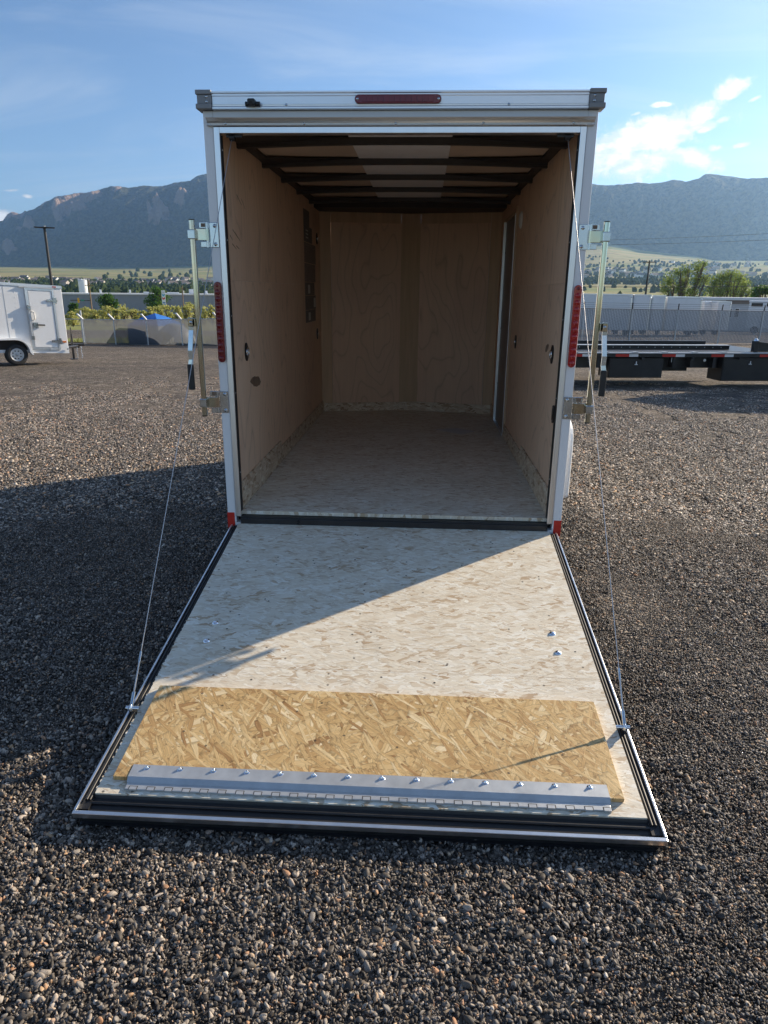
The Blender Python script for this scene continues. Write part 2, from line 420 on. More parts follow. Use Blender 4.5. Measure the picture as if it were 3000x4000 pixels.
def m_hill():
    m, t, b = newmat('hill_grass')
    geo = t.n('ShaderNodeNewGeometry')
    pos = geo.outputs['Position']
    n1 = t.n('ShaderNodeTexNoise', {'Vector': pos, 'Scale': 0.004, 'Detail': 7.0, 'Roughness': 0.6})
    n2 = t.n('ShaderNodeTexNoise', {'Vector': pos, 'Scale': 0.02, 'Detail': 6.0, 'Roughness': 0.65})
    mpn = t.n('ShaderNodeMapping', {0: pos, 'Scale': (0.0012, 0.006, 0.0)})
    n3 = t.n('ShaderNodeTexNoise', {'Vector': mpn.outputs[0], 'Scale': 1.0, 'Detail': 4.0})
    c = t.ramp(n3.outputs[0], [(0.3, (0.13, 0.17, 0.055)), (0.46, (0.24, 0.245, 0.085)), (0.58, (0.36, 0.29, 0.13)), (0.7, (0.20, 0.21, 0.075))])
    c = t.mix(t.math('MULTIPLY', t.smooth(n1.outputs[0], 0.48, 0.62), 0.6), c, (0.12, 0.13, 0.05))
    c = t.mix(t.math('MULTIPLY', t.smooth(n2.outputs[0], 0.55, 0.7), 0.55), c, (0.06, 0.075, 0.03))
    m.node_tree.links.new(c, b.inputs['Base Color'])
    b.inputs['Roughness'].default_value = 0.95
    b.inputs['Specular IOR Level'].default_value = 0.1


m_hill()


def m_mount():
    m, t, b = newmat('mountain_rock_and_scrub')
    geo = t.n('ShaderNodeNewGeometry')
    pos = geo.outputs['Position']
    n1 = t.n('ShaderNodeTexNoise', {'Vector': pos, 'Scale': 0.006, 'Detail': 8.0, 'Roughness': 0.65})
    n2 = t.n('ShaderNodeTexNoise', {'Vector': pos, 'Scale': 0.05, 'Detail': 5.0, 'Roughness': 0.7})
    at = t.n('ShaderNodeAttribute', attribute_name='rock')
    veg = t.mix(t.smooth(n2.outputs[0], 0.35, 0.65), (0.018, 0.028, 0.016), (0.12, 0.12, 0.072))
    rock = t.mix(n2.outputs[0], (0.22, 0.15, 0.115), (0.50, 0.37, 0.29))
    f = t.smooth(t.math('ADD', at.outputs['Fac'], t.math('MULTIPLY', t.math('SUBTRACT', n1.outputs[0], 0.5), 1.5)), 0.30, 0.50)
    c = t.mix(f, veg, rock)
    m.node_tree.links.new(c, b.inputs['Base Color'])
    b.inputs['Roughness'].default_value = 0.95
    b.inputs['Specular IOR Level'].default_value = 0.1
    bp = t.n('ShaderNodeBump', {'Height': n2.outputs[0], 'Strength': 1.0, 'Distance': 26.0})
    m.node_tree.links.new(bp.outputs[0], b.inputs['Normal'])


m_mount()


def m_leaf(name, c1_, c2_, trans=0.35):
    m = bpy.data.materials.new(name)
    m.use_nodes = True
    m.node_tree.nodes.clear()
    t = NT(m.node_tree)
    geo = t.n('ShaderNodeNewGeometry')
    n1 = t.n('ShaderNodeTexNoise', {'Vector': geo.outputs['Position'], 'Scale': 0.9, 'Detail': 4.0})
    mixf = t.math('ADD', t.math('MULTIPLY', geo.outputs['Random Per Island'], 0.6), t.math('MULTIPLY', n1.outputs[0], 0.5))
    c = t.mix(mixf, c1_, c2_)
    d = t.n('ShaderNodeBsdfDiffuse', {'Color': c})
    tr = t.n('ShaderNodeBsdfTranslucent', {'Color': c})
    mx = t.n('ShaderNodeMixShader', {0: trans, 1: d.outputs[0], 2: tr.outputs[0]})
    t.n('ShaderNodeOutputMaterial', {'Surface': mx.outputs[0]})
    MATS[name] = m


m_leaf('leaf_olive', (0.11, 0.17, 0.04), (0.33, 0.40, 0.12), 0.5)
m_leaf('leaf_green', (0.03, 0.08, 0.018), (0.12, 0.22, 0.04), 0.45)
m_leaf('leaf_yellow', (0.26, 0.29, 0.07), (0.60, 0.58, 0.22), 0.5)
m_leaf('leaf_dark', (0.012, 0.03, 0.01), (0.05, 0.085, 0.03), 0.3)
m_leaf('leaf_far', (0.03, 0.05, 0.02), (0.085, 0.11, 0.04), 0.25)
m_leaf('weed', (0.10, 0.13, 0.03), (0.30, 0.28, 0.09), 0.4)


def m_windscreen():      # woven privacy mesh: partly see-through, glows where the sun comes through
    m = bpy.data.materials.new('privacy_mesh')
    m.use_nodes = True
    m.node_tree.nodes.clear()
    t = NT(m.node_tree)
    tcn = t.n('ShaderNodeTexCoord')
    n1 = t.n('ShaderNodeTexNoise', {'Vector': tcn.outputs['Object'], 'Scale': 1.5, 'Detail': 5.0})
    c = t.mix(n1.outputs[0], (0.105, 0.115, 0.13), (0.15, 0.158, 0.175))
    d = t.n('ShaderNodeBsdfDiffuse', {'Color': c})
    tr = t.n('ShaderNodeBsdfTranslucent', {'Color': c})
    tp = t.n('ShaderNodeBsdfTransparent', {'Color': (0.9, 0.9, 0.9, 1)})
    m1 = t.n('ShaderNodeMixShader', {0: 0.55, 1: d.outputs[0], 2: tr.outputs[0]})
    m2 = t.n('ShaderNodeMixShader', {0: 0.22, 1: m1.outputs[0], 2: tp.outputs[0]})
    t.n('ShaderNodeOutputMaterial', {'Surface': m2.outputs[0]})
    MATS['privacy_mesh'] = m


m_windscreen()


# ------------------------------------------------------------------ mesh helpers
class MB:
    def __init__(self):
        self.v, self.f, self.s = [], [], []

    def add(self, verts, faces, smooth=False):
        o = len(self.v)
        self.v += [tuple(p) for p in verts]
        self.f += [tuple(i + o for i in f) for f in faces]
        self.s += [smooth] * len(faces)
        return self

    def box(self, x0, x1, y0, y1, z0, z1):
        return self.add([(x0, y0, z0), (x1, y0, z0), (x1, y1, z0), (x0, y1, z0), (x0, y0, z1), (x1, y0, z1), (x1, y1, z1), (x0, y1, z1)],
                        [(0, 3, 2, 1), (4, 5, 6, 7), (0, 1, 5, 4), (1, 2, 6, 5), (2, 3, 7, 6), (3, 0, 4, 7)])

    def prism(self, poly, axis, a, b):
        """poly: 2-D outline (list of pairs); extruded along axis from a to b"""
        def mk(p, t):
            return (t, p[0], p[1]) if axis == 'x' else (p[0], t, p[1]) if axis == 'y' else (p[0], p[1], t)
        n = len(poly)
        vs_ = [mk(p, a) for p in poly] + [mk(p, b) for p in poly]
        fs = [tuple(range(n))[::-1], tuple(range(n, 2 * n))] + [(i, (i + 1) % n, n + (i + 1) % n, n + i) for i in range(n)]
        return self.add(vs_, fs)

    def tube(self, pts, r, n=10, caps=True, r2=None):
        pts = [Vector(p) for p in pts]
        vs_, fs = [], []
        m = len(pts)
        for i, p in enumerate(pts):
            d = (pts[min(i + 1, m - 1)] - pts[max(i - 1, 0)]).normalized()
            ref = Vector((0, 0, 1)) if abs(d.z) < 0.9 else Vector((1, 0, 0))
            a = d.cross(ref).normalized()
            b_ = d.cross(a)
            rr = r if r2 is None else r + (r2 - r) * i / (m - 1)
            for k in range(n):
                q = 2 * pi * k / n
                vs_.append(p + a * (rr * cos(q)) + b_ * (rr * sin(q)))
        for i in range(m - 1):
            for k in range(n):
                fs.append((i * n + k, i * n + (k + 1) % n, (i + 1) * n + (k + 1) % n, (i + 1) * n + k))
        self.add(vs_, fs, True)
        if caps:
            self.add([vs_[k] for k in range(n)], [tuple(range(n))])
            self.add([vs_[(m - 1) * n + k] for k in range(n)], [tuple(range(n))[::-1]])
        return self

    def dome(self, c, nrm, r, h, n=12, rings=3):
        c, nrm = Vector(c), Vector(nrm).normalized()
        ref = Vector((0, 0, 1)) if abs(nrm.z) < 0.9 else Vector((1, 0, 0))
        a = nrm.cross(ref).normalized()
        b_ = nrm.cross(a)
        vs_, fs = [], []
        for j in range(rings):
            q = (pi / 2) * j / rings
            for k in range(n):
                w = 2 * pi * k / n
                vs_.append(c + (a * cos(w) + b_ * sin(w)) * (r * cos(q)) + nrm * (h * sin(q)))
        vs_.append(c + nrm * h)
        for j in range(rings - 1):
            for k in range(n):
                fs.append((j * n + k, j * n + (k + 1) % n, (j + 1) * n + (k + 1) % n, (j + 1) * n + k))
        for k in range(n):
            fs.append(((rings - 1) * n + k, (rings - 1) * n + (k + 1) % n, rings * n))
        return self.add(vs_, fs, True)

    def ring(self, c, nrm, R, r, n=20, k=6, sx=1.0):
        c, nrm = Vector(c), Vector(nrm).normalized()
        ref = Vector((0, 0, 1)) if abs(nrm.z) < 0.9 else Vector((1, 0, 0))
        a = nrm.cross(ref).normalized()
        b_ = nrm.cross(a)
        vs_, fs = [], []
        for i in range(n):
            w = 2 * pi * i / n
            dr = a * cos(w) * sx + b_ * sin(w)
            for j in range(k):
                q = 2 * pi * j / k
                vs_.append(c + dr * (R + r * cos(q)) + nrm * (r * sin(q)))
        for i in range(n):
            for j in range(k):
                fs.append((i * k + j, ((i + 1) % n) * k + j, ((i + 1) % n) * k + (j + 1) % k, i * k + (j + 1) % k))
        return self.add(vs_, fs, True)

    def xf(self, M):
        self.v = [tuple(M @ Vector(p)) for p in self.v]
        return self

    def mesh(self, name):
        me = bpy.data.meshes.new(name)
        me.from_pydata(self.v, [], self.f)
        me.polygons.foreach_set('use_smooth', self.s)
        me.update()
        return me

    def build(self, name, mat, parent=None, bevel=0.0, seg=2):
        me = self.mesh(name)
        me.materials.append(MATS[mat])
        o = bpy.data.objects.new(name, me)
        col.objects.link(o)
        if parent is not None:
            o.parent = parent
        if bevel:
            bv = o.modifiers.new('bevel', 'BEVEL')
            bv.width = bevel
            bv.segments = seg
            bv.limit_method = 'ANGLE'
        return o


def tag(o, label=None, cat=None, group=None, kind=None):
    for k, v in (('label', label), ('category', cat), ('group', group), ('kind', kind)):
        if v:
            o[k] = v
    return o


def empty(name, loc=(0, 0, 0), rz=0.0):
    o = bpy.data.objects.new(name, None)
    o.empty_display_size = 0.2
    o.location = loc
    o.rotation_euler = (0, 0, rz)
    col.objects.link(o)
    return o


def copy_tree(o, parent=None):
    c = o.copy()
    col.objects.link(c)
    c.parent = parent
    for ch in list(o.children):
        copy_tree(ch, c)
    return c


def stadium(cx, cz, hw, hh, n=8):
    """vertical capsule outline in (x,z); hw radius, hh half height"""
    pts = []
    for i in range(n + 1):
        q = pi * i / n
        pts.append((cx + hw * cos(q), cz + hh - hw + hw * sin(q)))
    for i in range(n + 1):
        q = pi + pi * i / n
        pts.append((cx + hw * cos(q), cz - hh + hw + hw * sin(q)))
    return pts


def text_mesh(name, body, size, mat, parent, loc, rot, extrude=0.003):
    cu = bpy.data.curves.new(name, 'FONT')
    cu.body = body
    cu.size = size
    cu.extrude = extrude
    cu.align_x = 'CENTER'
    cu.align_y = 'CENTER'
    tmp = bpy.data.objects.new('tmp_text', cu)
    me = bpy.data.meshes.new_from_object(tmp)
    bpy.data.objects.remove(tmp)
    bpy.data.curves.remove(cu)
    me.materials.clear()
    me.materials.append(MATS[mat])
    o = bpy.data.objects.new(name, me)
    col.objects.link(o)
    o.parent = parent
    o.location = loc
    o.rotation_euler = rot
    return o


# ------------------------------------------------------------------ terrain
def gz(x, y):
    k = 0.033 + 0.011 * np.clip(-np.asarray(x, float) / 15.0, 0, 1)
    t = np.maximum(0, np.asarray(y, float) - 2.0)
    return -k * t * t / (t + 1.5)


def spot(azd, dist):
    x = CX + dist * sin(radians(azd))
    y = CY + dist * cos(radians(azd))
    return x, y, float(gz(x, y))


def zat(eld, dist):
    return CZ + dist * tan(radians(eld))


_perm = RNG.permutation(512)


def vnoise(x, y):
    xi, yi = np.floor(x).astype(int), np.floor(y).astype(int)
    fx, fy = x - xi, y - yi
    fx, fy = fx * fx * (3 - 2 * fx), fy * fy * (3 - 2 * fy)

    def h(a, b_):
        return _perm[(_perm[a & 511] + b_) & 511] / 511.0
    return (h(xi, yi) * (1 - fx) + h(xi + 1, yi) * fx) * (1 - fy) + (h(xi, yi + 1) * (1 - fx) + h(xi + 1, yi + 1) * fx) * fy


def fbm(x, y, o=5, ridged=False, rough=0.5):
    a, s, n = 1.0, 0.0, 0.0
    for i in range(o):
        v = vnoise(x + 17.3 * i, y - 9.1 * i)
        if ridged:
            v = 1 - np.abs(2 * v - 1)
        s = s + a * v
        n += a
        a *= rough
        x, y = x * 2.03, y * 2.03
    return s / n


SKY = np.array([(-60, 4.0), (-40, 3.6), (-32, 4.0), (-30.27, 4.26), (-30.11, 4.27), (-29.71, 4.82), (-29.38, 4.92), (-28.93, 4.74), (-28.65, 4.96), (-27.98, 5.16), (-27.26, 5.65), (-26.81, 5.9), (-25.43, 6.25), (-24.31, 6.41),
       (-22.88, 6.86), (-22.44, 6.88), (-21.74, 6.8), (-20.74, 7.01), (-19.94, 6.97), (-19.21, 7.06), (-18.64, 7.28), (-17.43, 7.46), (-16.94, 7.8), (-16.33, 7.96), (-12, 8.4), (-5, 8.0), (4, 8.3), (10, 7.7), (12.32, 7.47),
       (13.02, 7.37), (14.3, 7.4), (15.3, 7.48), (16.3, 7.39), (17.11, 7.47), (17.75, 7.57), (18.57, 7.42), (19.34, 7.6), (19.7, 7.85), (20.09, 7.83), (21.12, 7.67), (22.14, 7.47), (22.89, 7.44), (23.63, 7.43), (28, 7.2), (40, 6.0), (60, 5.0)])


def ridge_r(azd):
    a = np.radians(azd)
    # straight range line through (-3000, 5196) and (1606, 3444)
    nx, ny = 0.355, 0.935
    c = nx * -3000 + ny * 5196
    return c / np.maximum(0.35, nx * np.sin(a) + ny * np.cos(a))


def BASEF(a):
    return np.interp(a, [-60, -14, 10, 60], [0.775, 0.785, 0.85, 0.85])


def base_el(azd):
    return np.interp(azd, [-60, -30, -27, -22, -17, -8, 5, 12, 13.8, 16, 20, 21, 25, 60], [1.2, 1.26, 1.38, 1.42, 1.66, 2.2, 2.8, 3.3, 3.45, 3.0, 2.5, 2.25, 2.15, 2.0])


def far_z(azd, r):
    wr = np.clip((azd + 16) / 28.0, 0, 1)
    rb = ridge_r(azd) * BASEF(azd)
    lr = np.log(r)
    L = np.interp(lr, np.log([300, 500, 800, 1150, 1750, 3000, 4900]), [-2.1, -1.25, -0.5, 0.05, 0.60, 1.0, 1.4])
    R = np.interp(lr, np.log([300, 500, 800, 1150, 1750, 2500, 3300]), [-1.8, -0.9, -0.1, 0.6, 1.25, 1.8, 2.2])
    e = L * (1 - wr) + R * wr
    t = np.clip((r / rb - 0.55) / 0.45, 0, 1)
    e = e * (1 - t) + np.maximum(e, 0) * 0 * t + base_el(azd) * t
    x, y = r * np.sin(np.radians(azd)), r * np.cos(np.radians(azd))
    amp = np.clip((r - 400) / 1500, 0, 1) * 0.16
    e = e + (fbm(x / 420.0 + 5, y / 420.0, 5) - 0.5) * amp
    return CZ + r * np.tan(np.radians(e))


def sheet(name, azs, rf, zf, mat, wrap=False, attr=None):
    """polar sheet; rf(azs)-> array of radii [nr, na]; zf(az, r)"""
    R_ = rf(azs)
    A_ = np.broadcast_to(azs, R_.shape)
    Z_ = zf(A_, R_)
    X_ = CX + R_ * np.sin(np.radians(A_))
    Y_ = CY + R_ * np.cos(np.radians(A_))
    nr, na = R_.shape
    V = np.stack([X_, Y_, Z_], -1).reshape(-1, 3)
    idx = np.arange(nr * na).reshape(nr, na)
    if wrap:
        nxt = np.roll(idx, -1, axis=1)
        q = np.stack([idx[:-1], idx[1:], nxt[1:], nxt[:-1]], -1).reshape(-1, 4)
    else:
        q = np.stack([idx[:-1, :-1], idx[1:, :-1], idx[1:, 1:], idx[:-1, 1:]], -1).reshape(-1, 4)
    me = bpy.data.meshes.new(name)
    me.vertices.add(len(V))
    me.vertices.foreach_set('co', V.ravel())
    me.loops.add(q.size)
    me.loops.foreach_set('vertex_index', q.ravel().astype(np.int32))
    me.polygons.add(len(q))
    me.polygons.foreach_set('loop_start', np.arange(0, q.size, 4, dtype=np.int32))
    me.polygons.foreach_set('use_smooth', np.ones(len(q), bool))
    me.update()
    me.validate()
    if attr is not None:
        at = me.attributes.new('rock', 'FLOAT', 'POINT')
        at.data.foreach_set('value', attr(A_, R_).ravel().astype(np.float32))
    me.materials.append(MATS[mat])
    o = bpy.data.objects.new(name, me)
    col.objects.link(o)
    o['kind'] = 'structure'
    return o


def near_z(a, r):
    x = CX + r * np.sin(np.radians(a))
    y = CY + r * np.cos(np.radians(a))
    g = gz(x, y)
    w = np.clip((r - 120) / 180.0, 0, 1)
    w = w * w * (3 - 2 * w)
    return g * (1 - w) + far_z(a, np.maximum(r, 300)) * w + - 0.016


AZ_ALL = np.concatenate([np.arange(-180, -42, 6.0), np.arange(-42, 42, 1.0), np.arange(42, 180, 6.0)])
RN = np.concatenate([[0.02], np.geomspace(0.4, 60, 60), np.geomspace(66, 300, 24)])
sheet('gravel_yard', AZ_ALL, lambda a: np.repeat(RN[:69, None], len(a), 1), near_z, 'gravel_ground', wrap=True)
sheet('grass_ground', AZ_ALL, lambda a: np.repeat(RN[68:, None], len(a), 1), near_z, 'hill_grass', wrap=True)
AZF = np.arange(-62, 62.01, 0.25)
sheet('hillside', AZF, lambda a: np.exp(np.log(300) + (np.log(ridge_r(a) * BASEF(a)) - np.log(300))[None, :] * np.linspace(0, 1, 90)[:, None]), far_z, 'hill_grass')

AZM = np.arange(-60, 60.01, 0.11)


def mount_t(a, r):
    return (r / ridge_r(a) - BASEF(a)) / (1 - BASEF(a))


def mount_z(a, r):
    rr = ridge_r(a)
    t = mount_t(a, r)
    e0 = base_el(a)
    jag = (fbm(a * 4.1 + 40, a * 0 + 3.0, 6, False, 0.65) - 0.5) * 0.26 * np.where(a < -26, 1.3, 0.6)
    zr = CZ + rr * np.tan(np.radians(np.interp(a, SKY[:, 0], SKY[:, 1]) + jag * 0.6))
    rb = rr * BASEF(a)
    zb = far_z(a, rb)
    tt = np.clip(t, 0, 1)
    s = 1.16 * tt - 0.16 * tt ** 2
    z = zb + (zr - zb) * s
    x, y = r * np.sin(np.radians(a)), r * np.cos(np.radians(a))
    q = x * 0.935 - y * 0.355              # along the range
    p = x * 0.355 + y * 0.935              # across it
    g1 = fbm(q / 330.0 + 0.25 * np.sin(p / 200.0), p / 1100.0 + 9, 4, True)
    g2 = fbm(q / 95.0 + 31, p / 240.0, 5, True, 0.6)
    env = np.sin(np.pi * np.clip(tt, 0, 1)) ** 0.8
    z = z + env * ((g1 - 0.55) * 190 + (g2 - 0.55) * 120)
    rk = rock_at(a, r)
    z = z + np.minimum(rk, 1) * env ** 0.7 * np.clip((1.0 - tt) / 0.22, 0, 1) * ((fbm(q / 60.0, p / 170.0, 5, True, 0.65) - 0.35) * 190 + 25)
    z = np.minimum(z, CZ + r * np.tan(np.radians(np.interp(a, SKY[:, 0], SKY[:, 1]) + jag * 0.6 - 0.03 * (1 - tt))))
    z = np.where(t > 1, zr - (t - 1) * rr * (1 - BASEF(a)) * 0.45, z)
    return z


def rock_at(a, r):
    t = mount_t(a, r)
    out = np.zeros_like(r)
    for (a0, t0, sa, st, am) in ((-24.3, 0.86, 0.9, 0.13, 1.0), (-25.7, 0.72, 1.0, 0.16, 0.95), (-27.3, 0.9, 0.9, 0.12, 0.9), (-29.4, 0.93, 0.6, 0.15, 1.1), (-22.6, 0.88, 0.5, 0.08, 0.8),
                                 (-19.7, 0.52, 0.55, 0.11, 0.95), (-18.2, 0.63, 0.5, 0.09, 0.8), (-28.6, 0.42, 0.8, 0.06, 0.6), (-18.0, 0.96, 0.4, 0.05, 0.6), (-26.5, 0.55, 0.5, 0.1, 0.7),
                                 (-20.3, 0.47, 0.4, 0.06, 0.75), (-29.9, 0.2, 1.0, 0.05, 0.55)):
        out = np.maximum(out, am * np.exp(-((a - a0) / sa) ** 2 - ((t - t0) / st) ** 2))
    return out


sheet('mountain', AZM, lambda a: ridge_r(a)[None, :] * (BASEF(a)[None, :] + (1 - BASEF(a))[None, :] * np.concatenate([np.linspace(0, 1, 130), np.linspace(1.02, 1.7, 14)])[:, None]), mount_z, 'mountain_rock_and_scrub', attr=rock_at)

# ------------------------------------------------------------------ the open cargo trailer
XO, XI, WJ = 0.915, 0.855, 0.839            # outer skin, inner wall face, door-opening half width
ZB, ZF, ZC, ZT = 0.304, 0.393, 2.284, 2.363  # frame bottom, floor, ceiling, roof edge
LEN, NOSE = 3.40, 0.17
tr = empty('cargo_trailer', (0, 1.6, 0))
tag(tr, 'white enclosed cargo trailer with its rear ramp lowered onto the gravel', 'trailer')
TP = Matrix.Translation((0, -1.6, 0))


def part(mb, name, mat, parent=None, bevel=0.0, label=None):
    p = tr if parent is None else parent
    if p is tr:
        mb.xf(TP)
    else:
        mb.xf(TP)                              # sub-parts share the trailer's local frame (parents sit at identity)
    o = mb.build(name, mat, p, bevel)
    if label:
        o['label'] = label
    return o


# outer skins
part(MB().box(-XO, -0.895, 0.05, LEN + 0.03, ZB, ZT), 'side_skin', 'white_paint')
part(MB().box(0.895, XO, 0.05, LEN + 0.03, ZB, ZT), 'side_skin', 'white_paint')
for s in (-1, 1):
    part(MB().prism([(s * XO, LEN + 0.035), (s * XO, LEN + 0.06), (s * 0.12, LEN + NOSE + 0.32), (0, LEN + NOSE + 0.32), (0, LEN + NOSE + 0.30), (s * 0.115, LEN + NOSE + 0.30), (s * 0.89, LEN + 0.035)], 'z', ZB, ZT), 'nose_skin', 'white_paint')
# floor structure, sill, roof
fl = part(MB().box(-XI - 0.03, XI + 0.03, 0.035, LEN + NOSE, ZF - 0.02, ZF), 'floor_board', 'osb_white')
part(MB().box(-0.9, 0.9, 0.06, LEN, ZB + 0.002, ZF - 0.024), 'chassis', 'black_paint')
part(MB().box(-WJ - 0.004, WJ + 0.004, -0.004, 0.032, ZB - 0.03, ZF - 0.022), 'rear_sill', 'black_rubber', bevel=0.004)
part(MB().box(-WJ, WJ, -0.012, -0.0045, ZB + 0.012, ZF - 0.03), 'sill_seal', 'rubber_gloss', bevel=0.003)
rf = MB()
for i in range(16):
    x0, x1 = -XO + 2 * XO * i / 16, -XO + 2 * XO * (i + 1) / 16
    za, zb_ = ZT - 0.02 + 0.05 * (1 - (x0 / XO) ** 2), ZT - 0.02 + 0.05 * (1 - (x1 / XO) ** 2)
    rf.add([(x0, 0.06, za), (x1, 0.06, zb_), (x1, LEN + 0.2, zb_), (x0, LEN + 0.2, za), (x0, 0.06, za - 0.004), (x1, 0.06, zb_ - 0.004), (x1, LEN + 0.2, zb_ - 0.004), (x0, LEN + 0.2, za - 0.004)],
           [(0, 1, 2, 3), (7, 6, 5, 4)])
part(rf, 'roof_skin', 'aluminium_rail')

# ceiling liner: brown side sheets, paler centre strip, black arched bows
for s in (-1, 1):
    part(MB().add([(s * 0.268, 0.05, 2.330), (s * 0.86, 0.05, 2.312), (s * 0.86, LEN, 2.312), (s * 0.268, LEN + NOSE, 2.330),
                   (s * 0.268, 0.05, 2.334), (s * 0.86, 0.05, 2.316), (s * 0.86, LEN, 2.316), (s * 0.268, LEN + NOSE, 2.334)], [(0, 1, 2, 3), (7, 6, 5, 4)]), 'ceiling_sheet', 'roof_sheet')
part(MB().box(-0.266, 0.266, 0.05, LEN + NOSE, 2.322, 2.326), 'ceiling_strip', 'roof_centre', label='pale centre strip of the ceiling')
for yb in (0.39, 0.99, 1.585, 2.19, 2.80):
    b = MB()
    n = 14
    for i in range(n):
        x0, x1 = -0.86 + 1.72 * i / n, -0.86 + 1.72 * (i + 1) / n
        f0 = lambda x: 2.272 + 0.020 * (1 - (x / 0.86) ** 2)
        b.add([(x0, yb - 0.019, f0(x0)), (x1, yb - 0.019, f0(x1)), (x1, yb + 0.019, f0(x1)), (x0, yb + 0.019, f0(x0)),
               (x0, yb - 0.026, 2.33), (x1, yb - 0.026, 2.33), (x1, yb + 0.026, 2.33), (x0, yb + 0.026, 2.33)],
              [(0, 3, 2, 1), (0, 1, 5, 4), (2, 3, 7, 6)])
    bow = part(b, 'roof_bow', 'roof_bow')
    for s in (-1, 1):                           # tapering black wedge strip in front of the bow towards the side wall
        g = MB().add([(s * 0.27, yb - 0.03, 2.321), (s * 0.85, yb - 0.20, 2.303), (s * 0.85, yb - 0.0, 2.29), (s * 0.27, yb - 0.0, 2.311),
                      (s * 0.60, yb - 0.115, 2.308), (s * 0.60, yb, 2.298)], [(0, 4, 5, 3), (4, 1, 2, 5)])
        part(g, 'bow_wedge', 'roof_bow', bow)
part(MB().box(-0.86, 0.86, 3.06, LEN + NOSE, 2.272, 2.318), 'front_header', 'roof_bow')
for s in (-1, 1):
    part(MB().box(min(s * 0.857, s * 0.80), max(s * 0.857, s * 0.80), 0.06, 3.05, 2.300, 2.318), 'roof_side_rail', 'roof_bow')

# plywood on the walls, each sheet its own panel (x is the inner face)
def wall_sheet(s, y0, y1, z0, z1, name='wall_panel', mat='plywood', d=0.006, off=0.0):
    a, b_ = s * (XI - off), s * (XI - off + d)
    return part(MB().box(min(a, b_), max(a, b_), y0, y1, z0, z1), name, mat, bevel=0.0004)


wall_sheet(-1, 0.033, 2.29, 0.47, 1.6122)
wall_sheet(-1, 0.033, 2.29, 1.613, 2.30)
wall_sheet(-1, 2.293, LEN + 0.02, 0.47, 2.30)
wall_sheet(1, 0.033, 2.235, 0.47, 1.6122)
wall_sheet(1, 0.033, 2.235, 1.613, 2.30)
wall_sheet(1, 2.238, 3.115, 2.178, 2.30)
wall_sheet(1, 3.118, LEN + 0.02, 0.47, 2.30)
for s in (-1, 1):
    segs = [(0.033, 1.2), (1.203, 2.28 if s > 0 else 2.35)] + ([(2.353, LEN)] if s < 0 else [(3.11, LEN)])
    for (a, b_) in segs:
        wall_sheet(s, a, b_, ZF + 0.001, 0.545 if a < 1 else 0.50, 'kick_board', 'osb_upright', 0.012, 0.010)


# front wall: shallow V, two sheets a side, darker centre post and side battens, kick boards
def front_quad(x0, x1, z0, z1, name, mat, off=0.0, d=0.006):
    f = lambda x: LEN + NOSE * (1 - abs(x) / 0.855) - off
    part(MB().add([(x0, f(x0), z0), (x1, f(x1), z0), (x1, f(x1) + d, z0), (x0, f(x0) + d, z0), (x0, f(x0), z1), (x1, f(x1), z1), (x1, f(x1) + d, z1), (x0, f(x0) + d, z1)],
                  [(0, 3, 2, 1), (4, 5, 6, 7), (0, 1, 5, 4), (1, 2, 6, 5), (2, 3, 7, 6), (3, 0, 4, 7)]), name, mat)


front_quad(-0.75, -0.085, 0.44, 2.185, 'front_panel', 'plywood')
front_quad(0.10, 0.755, 0.44, 2.185, 'front_panel', 'plywood')
front_quad(-0.085, 0.0, 0.44, 2.30, 'front_post', 'wood_batten', 0.005)
front_quad(0.0, 0.10, 0.44, 2.30, 'front_post', 'wood_batten', 0.005)
front_quad(-0.857, -0.752, 0.40, 2.30, 'corner_batten', 'wood_batten', 0.004)
front_quad(0.757, 0.857, 0.40, 2.30, 'corner_batten', 'wood_batten', 0.004)
front_quad(-0.75, -0.087, 2.181, 2.30, 'top_batten', 'wood_batten', 0.0075)
front_quad(0.102, 0.755, 2.181, 2.30, 'top_batten', 'wood_batten', 0.0075)
front_quad(-0.84, -0.002, ZF + 0.001, 0.478, 'kick_board', 'osb_upright', 0.014)
front_quad(0.002, 0.84, ZF + 0.001, 0.485, 'kick_board', 'osb_upright', 0.014)

# side door in the right wall, seen from inside
dr = part(MB().box(0.862, 0.868, 2.30, 3.06, ZF + 0.012, 2.155), 'side_door', 'door_brown')
dfm = MB().box(0.846, 0.862, 2.262, 2.298, ZF, 2.20).box(0.846, 0.862, 2.30, 3.09, 2.157, 2.176)
part(dfm, 'door_frame', 'wood_batten', dr)
part(MB().box(0.840, 0.861, 3.066, 3.084, ZF, 2.155), 'door_jamb', 'aluminium', dr, label='bright aluminium far jamb of the side door')
part(MB().box(0.838, 0.861, 2.31, 3.055, ZF + 0.0, ZF + 0.012), 'door_threshold', 'aluminium', dr)
part(MB().box(0.842, 0.860, 2.299, 2.303, ZF, 2.155), 'door_trim', 'aluminium_rail', dr)
for z in (0.75, 1.25, 1.9):
    part(MB().dome((0.861, 3.03, z), (-1, 0, 0), 0.006, 0.004), 'screw', 'black_plastic', dr)

# round vent, tie-down rings, switch plate, knots, printed sheets
part(MB().dome((0.854, 2.01, 2.08), (-1, 0, 0), 0.062, 0.02, 20, 4), 'wall_vent', 'vent_white', label='round white vent cover on the inside wall')


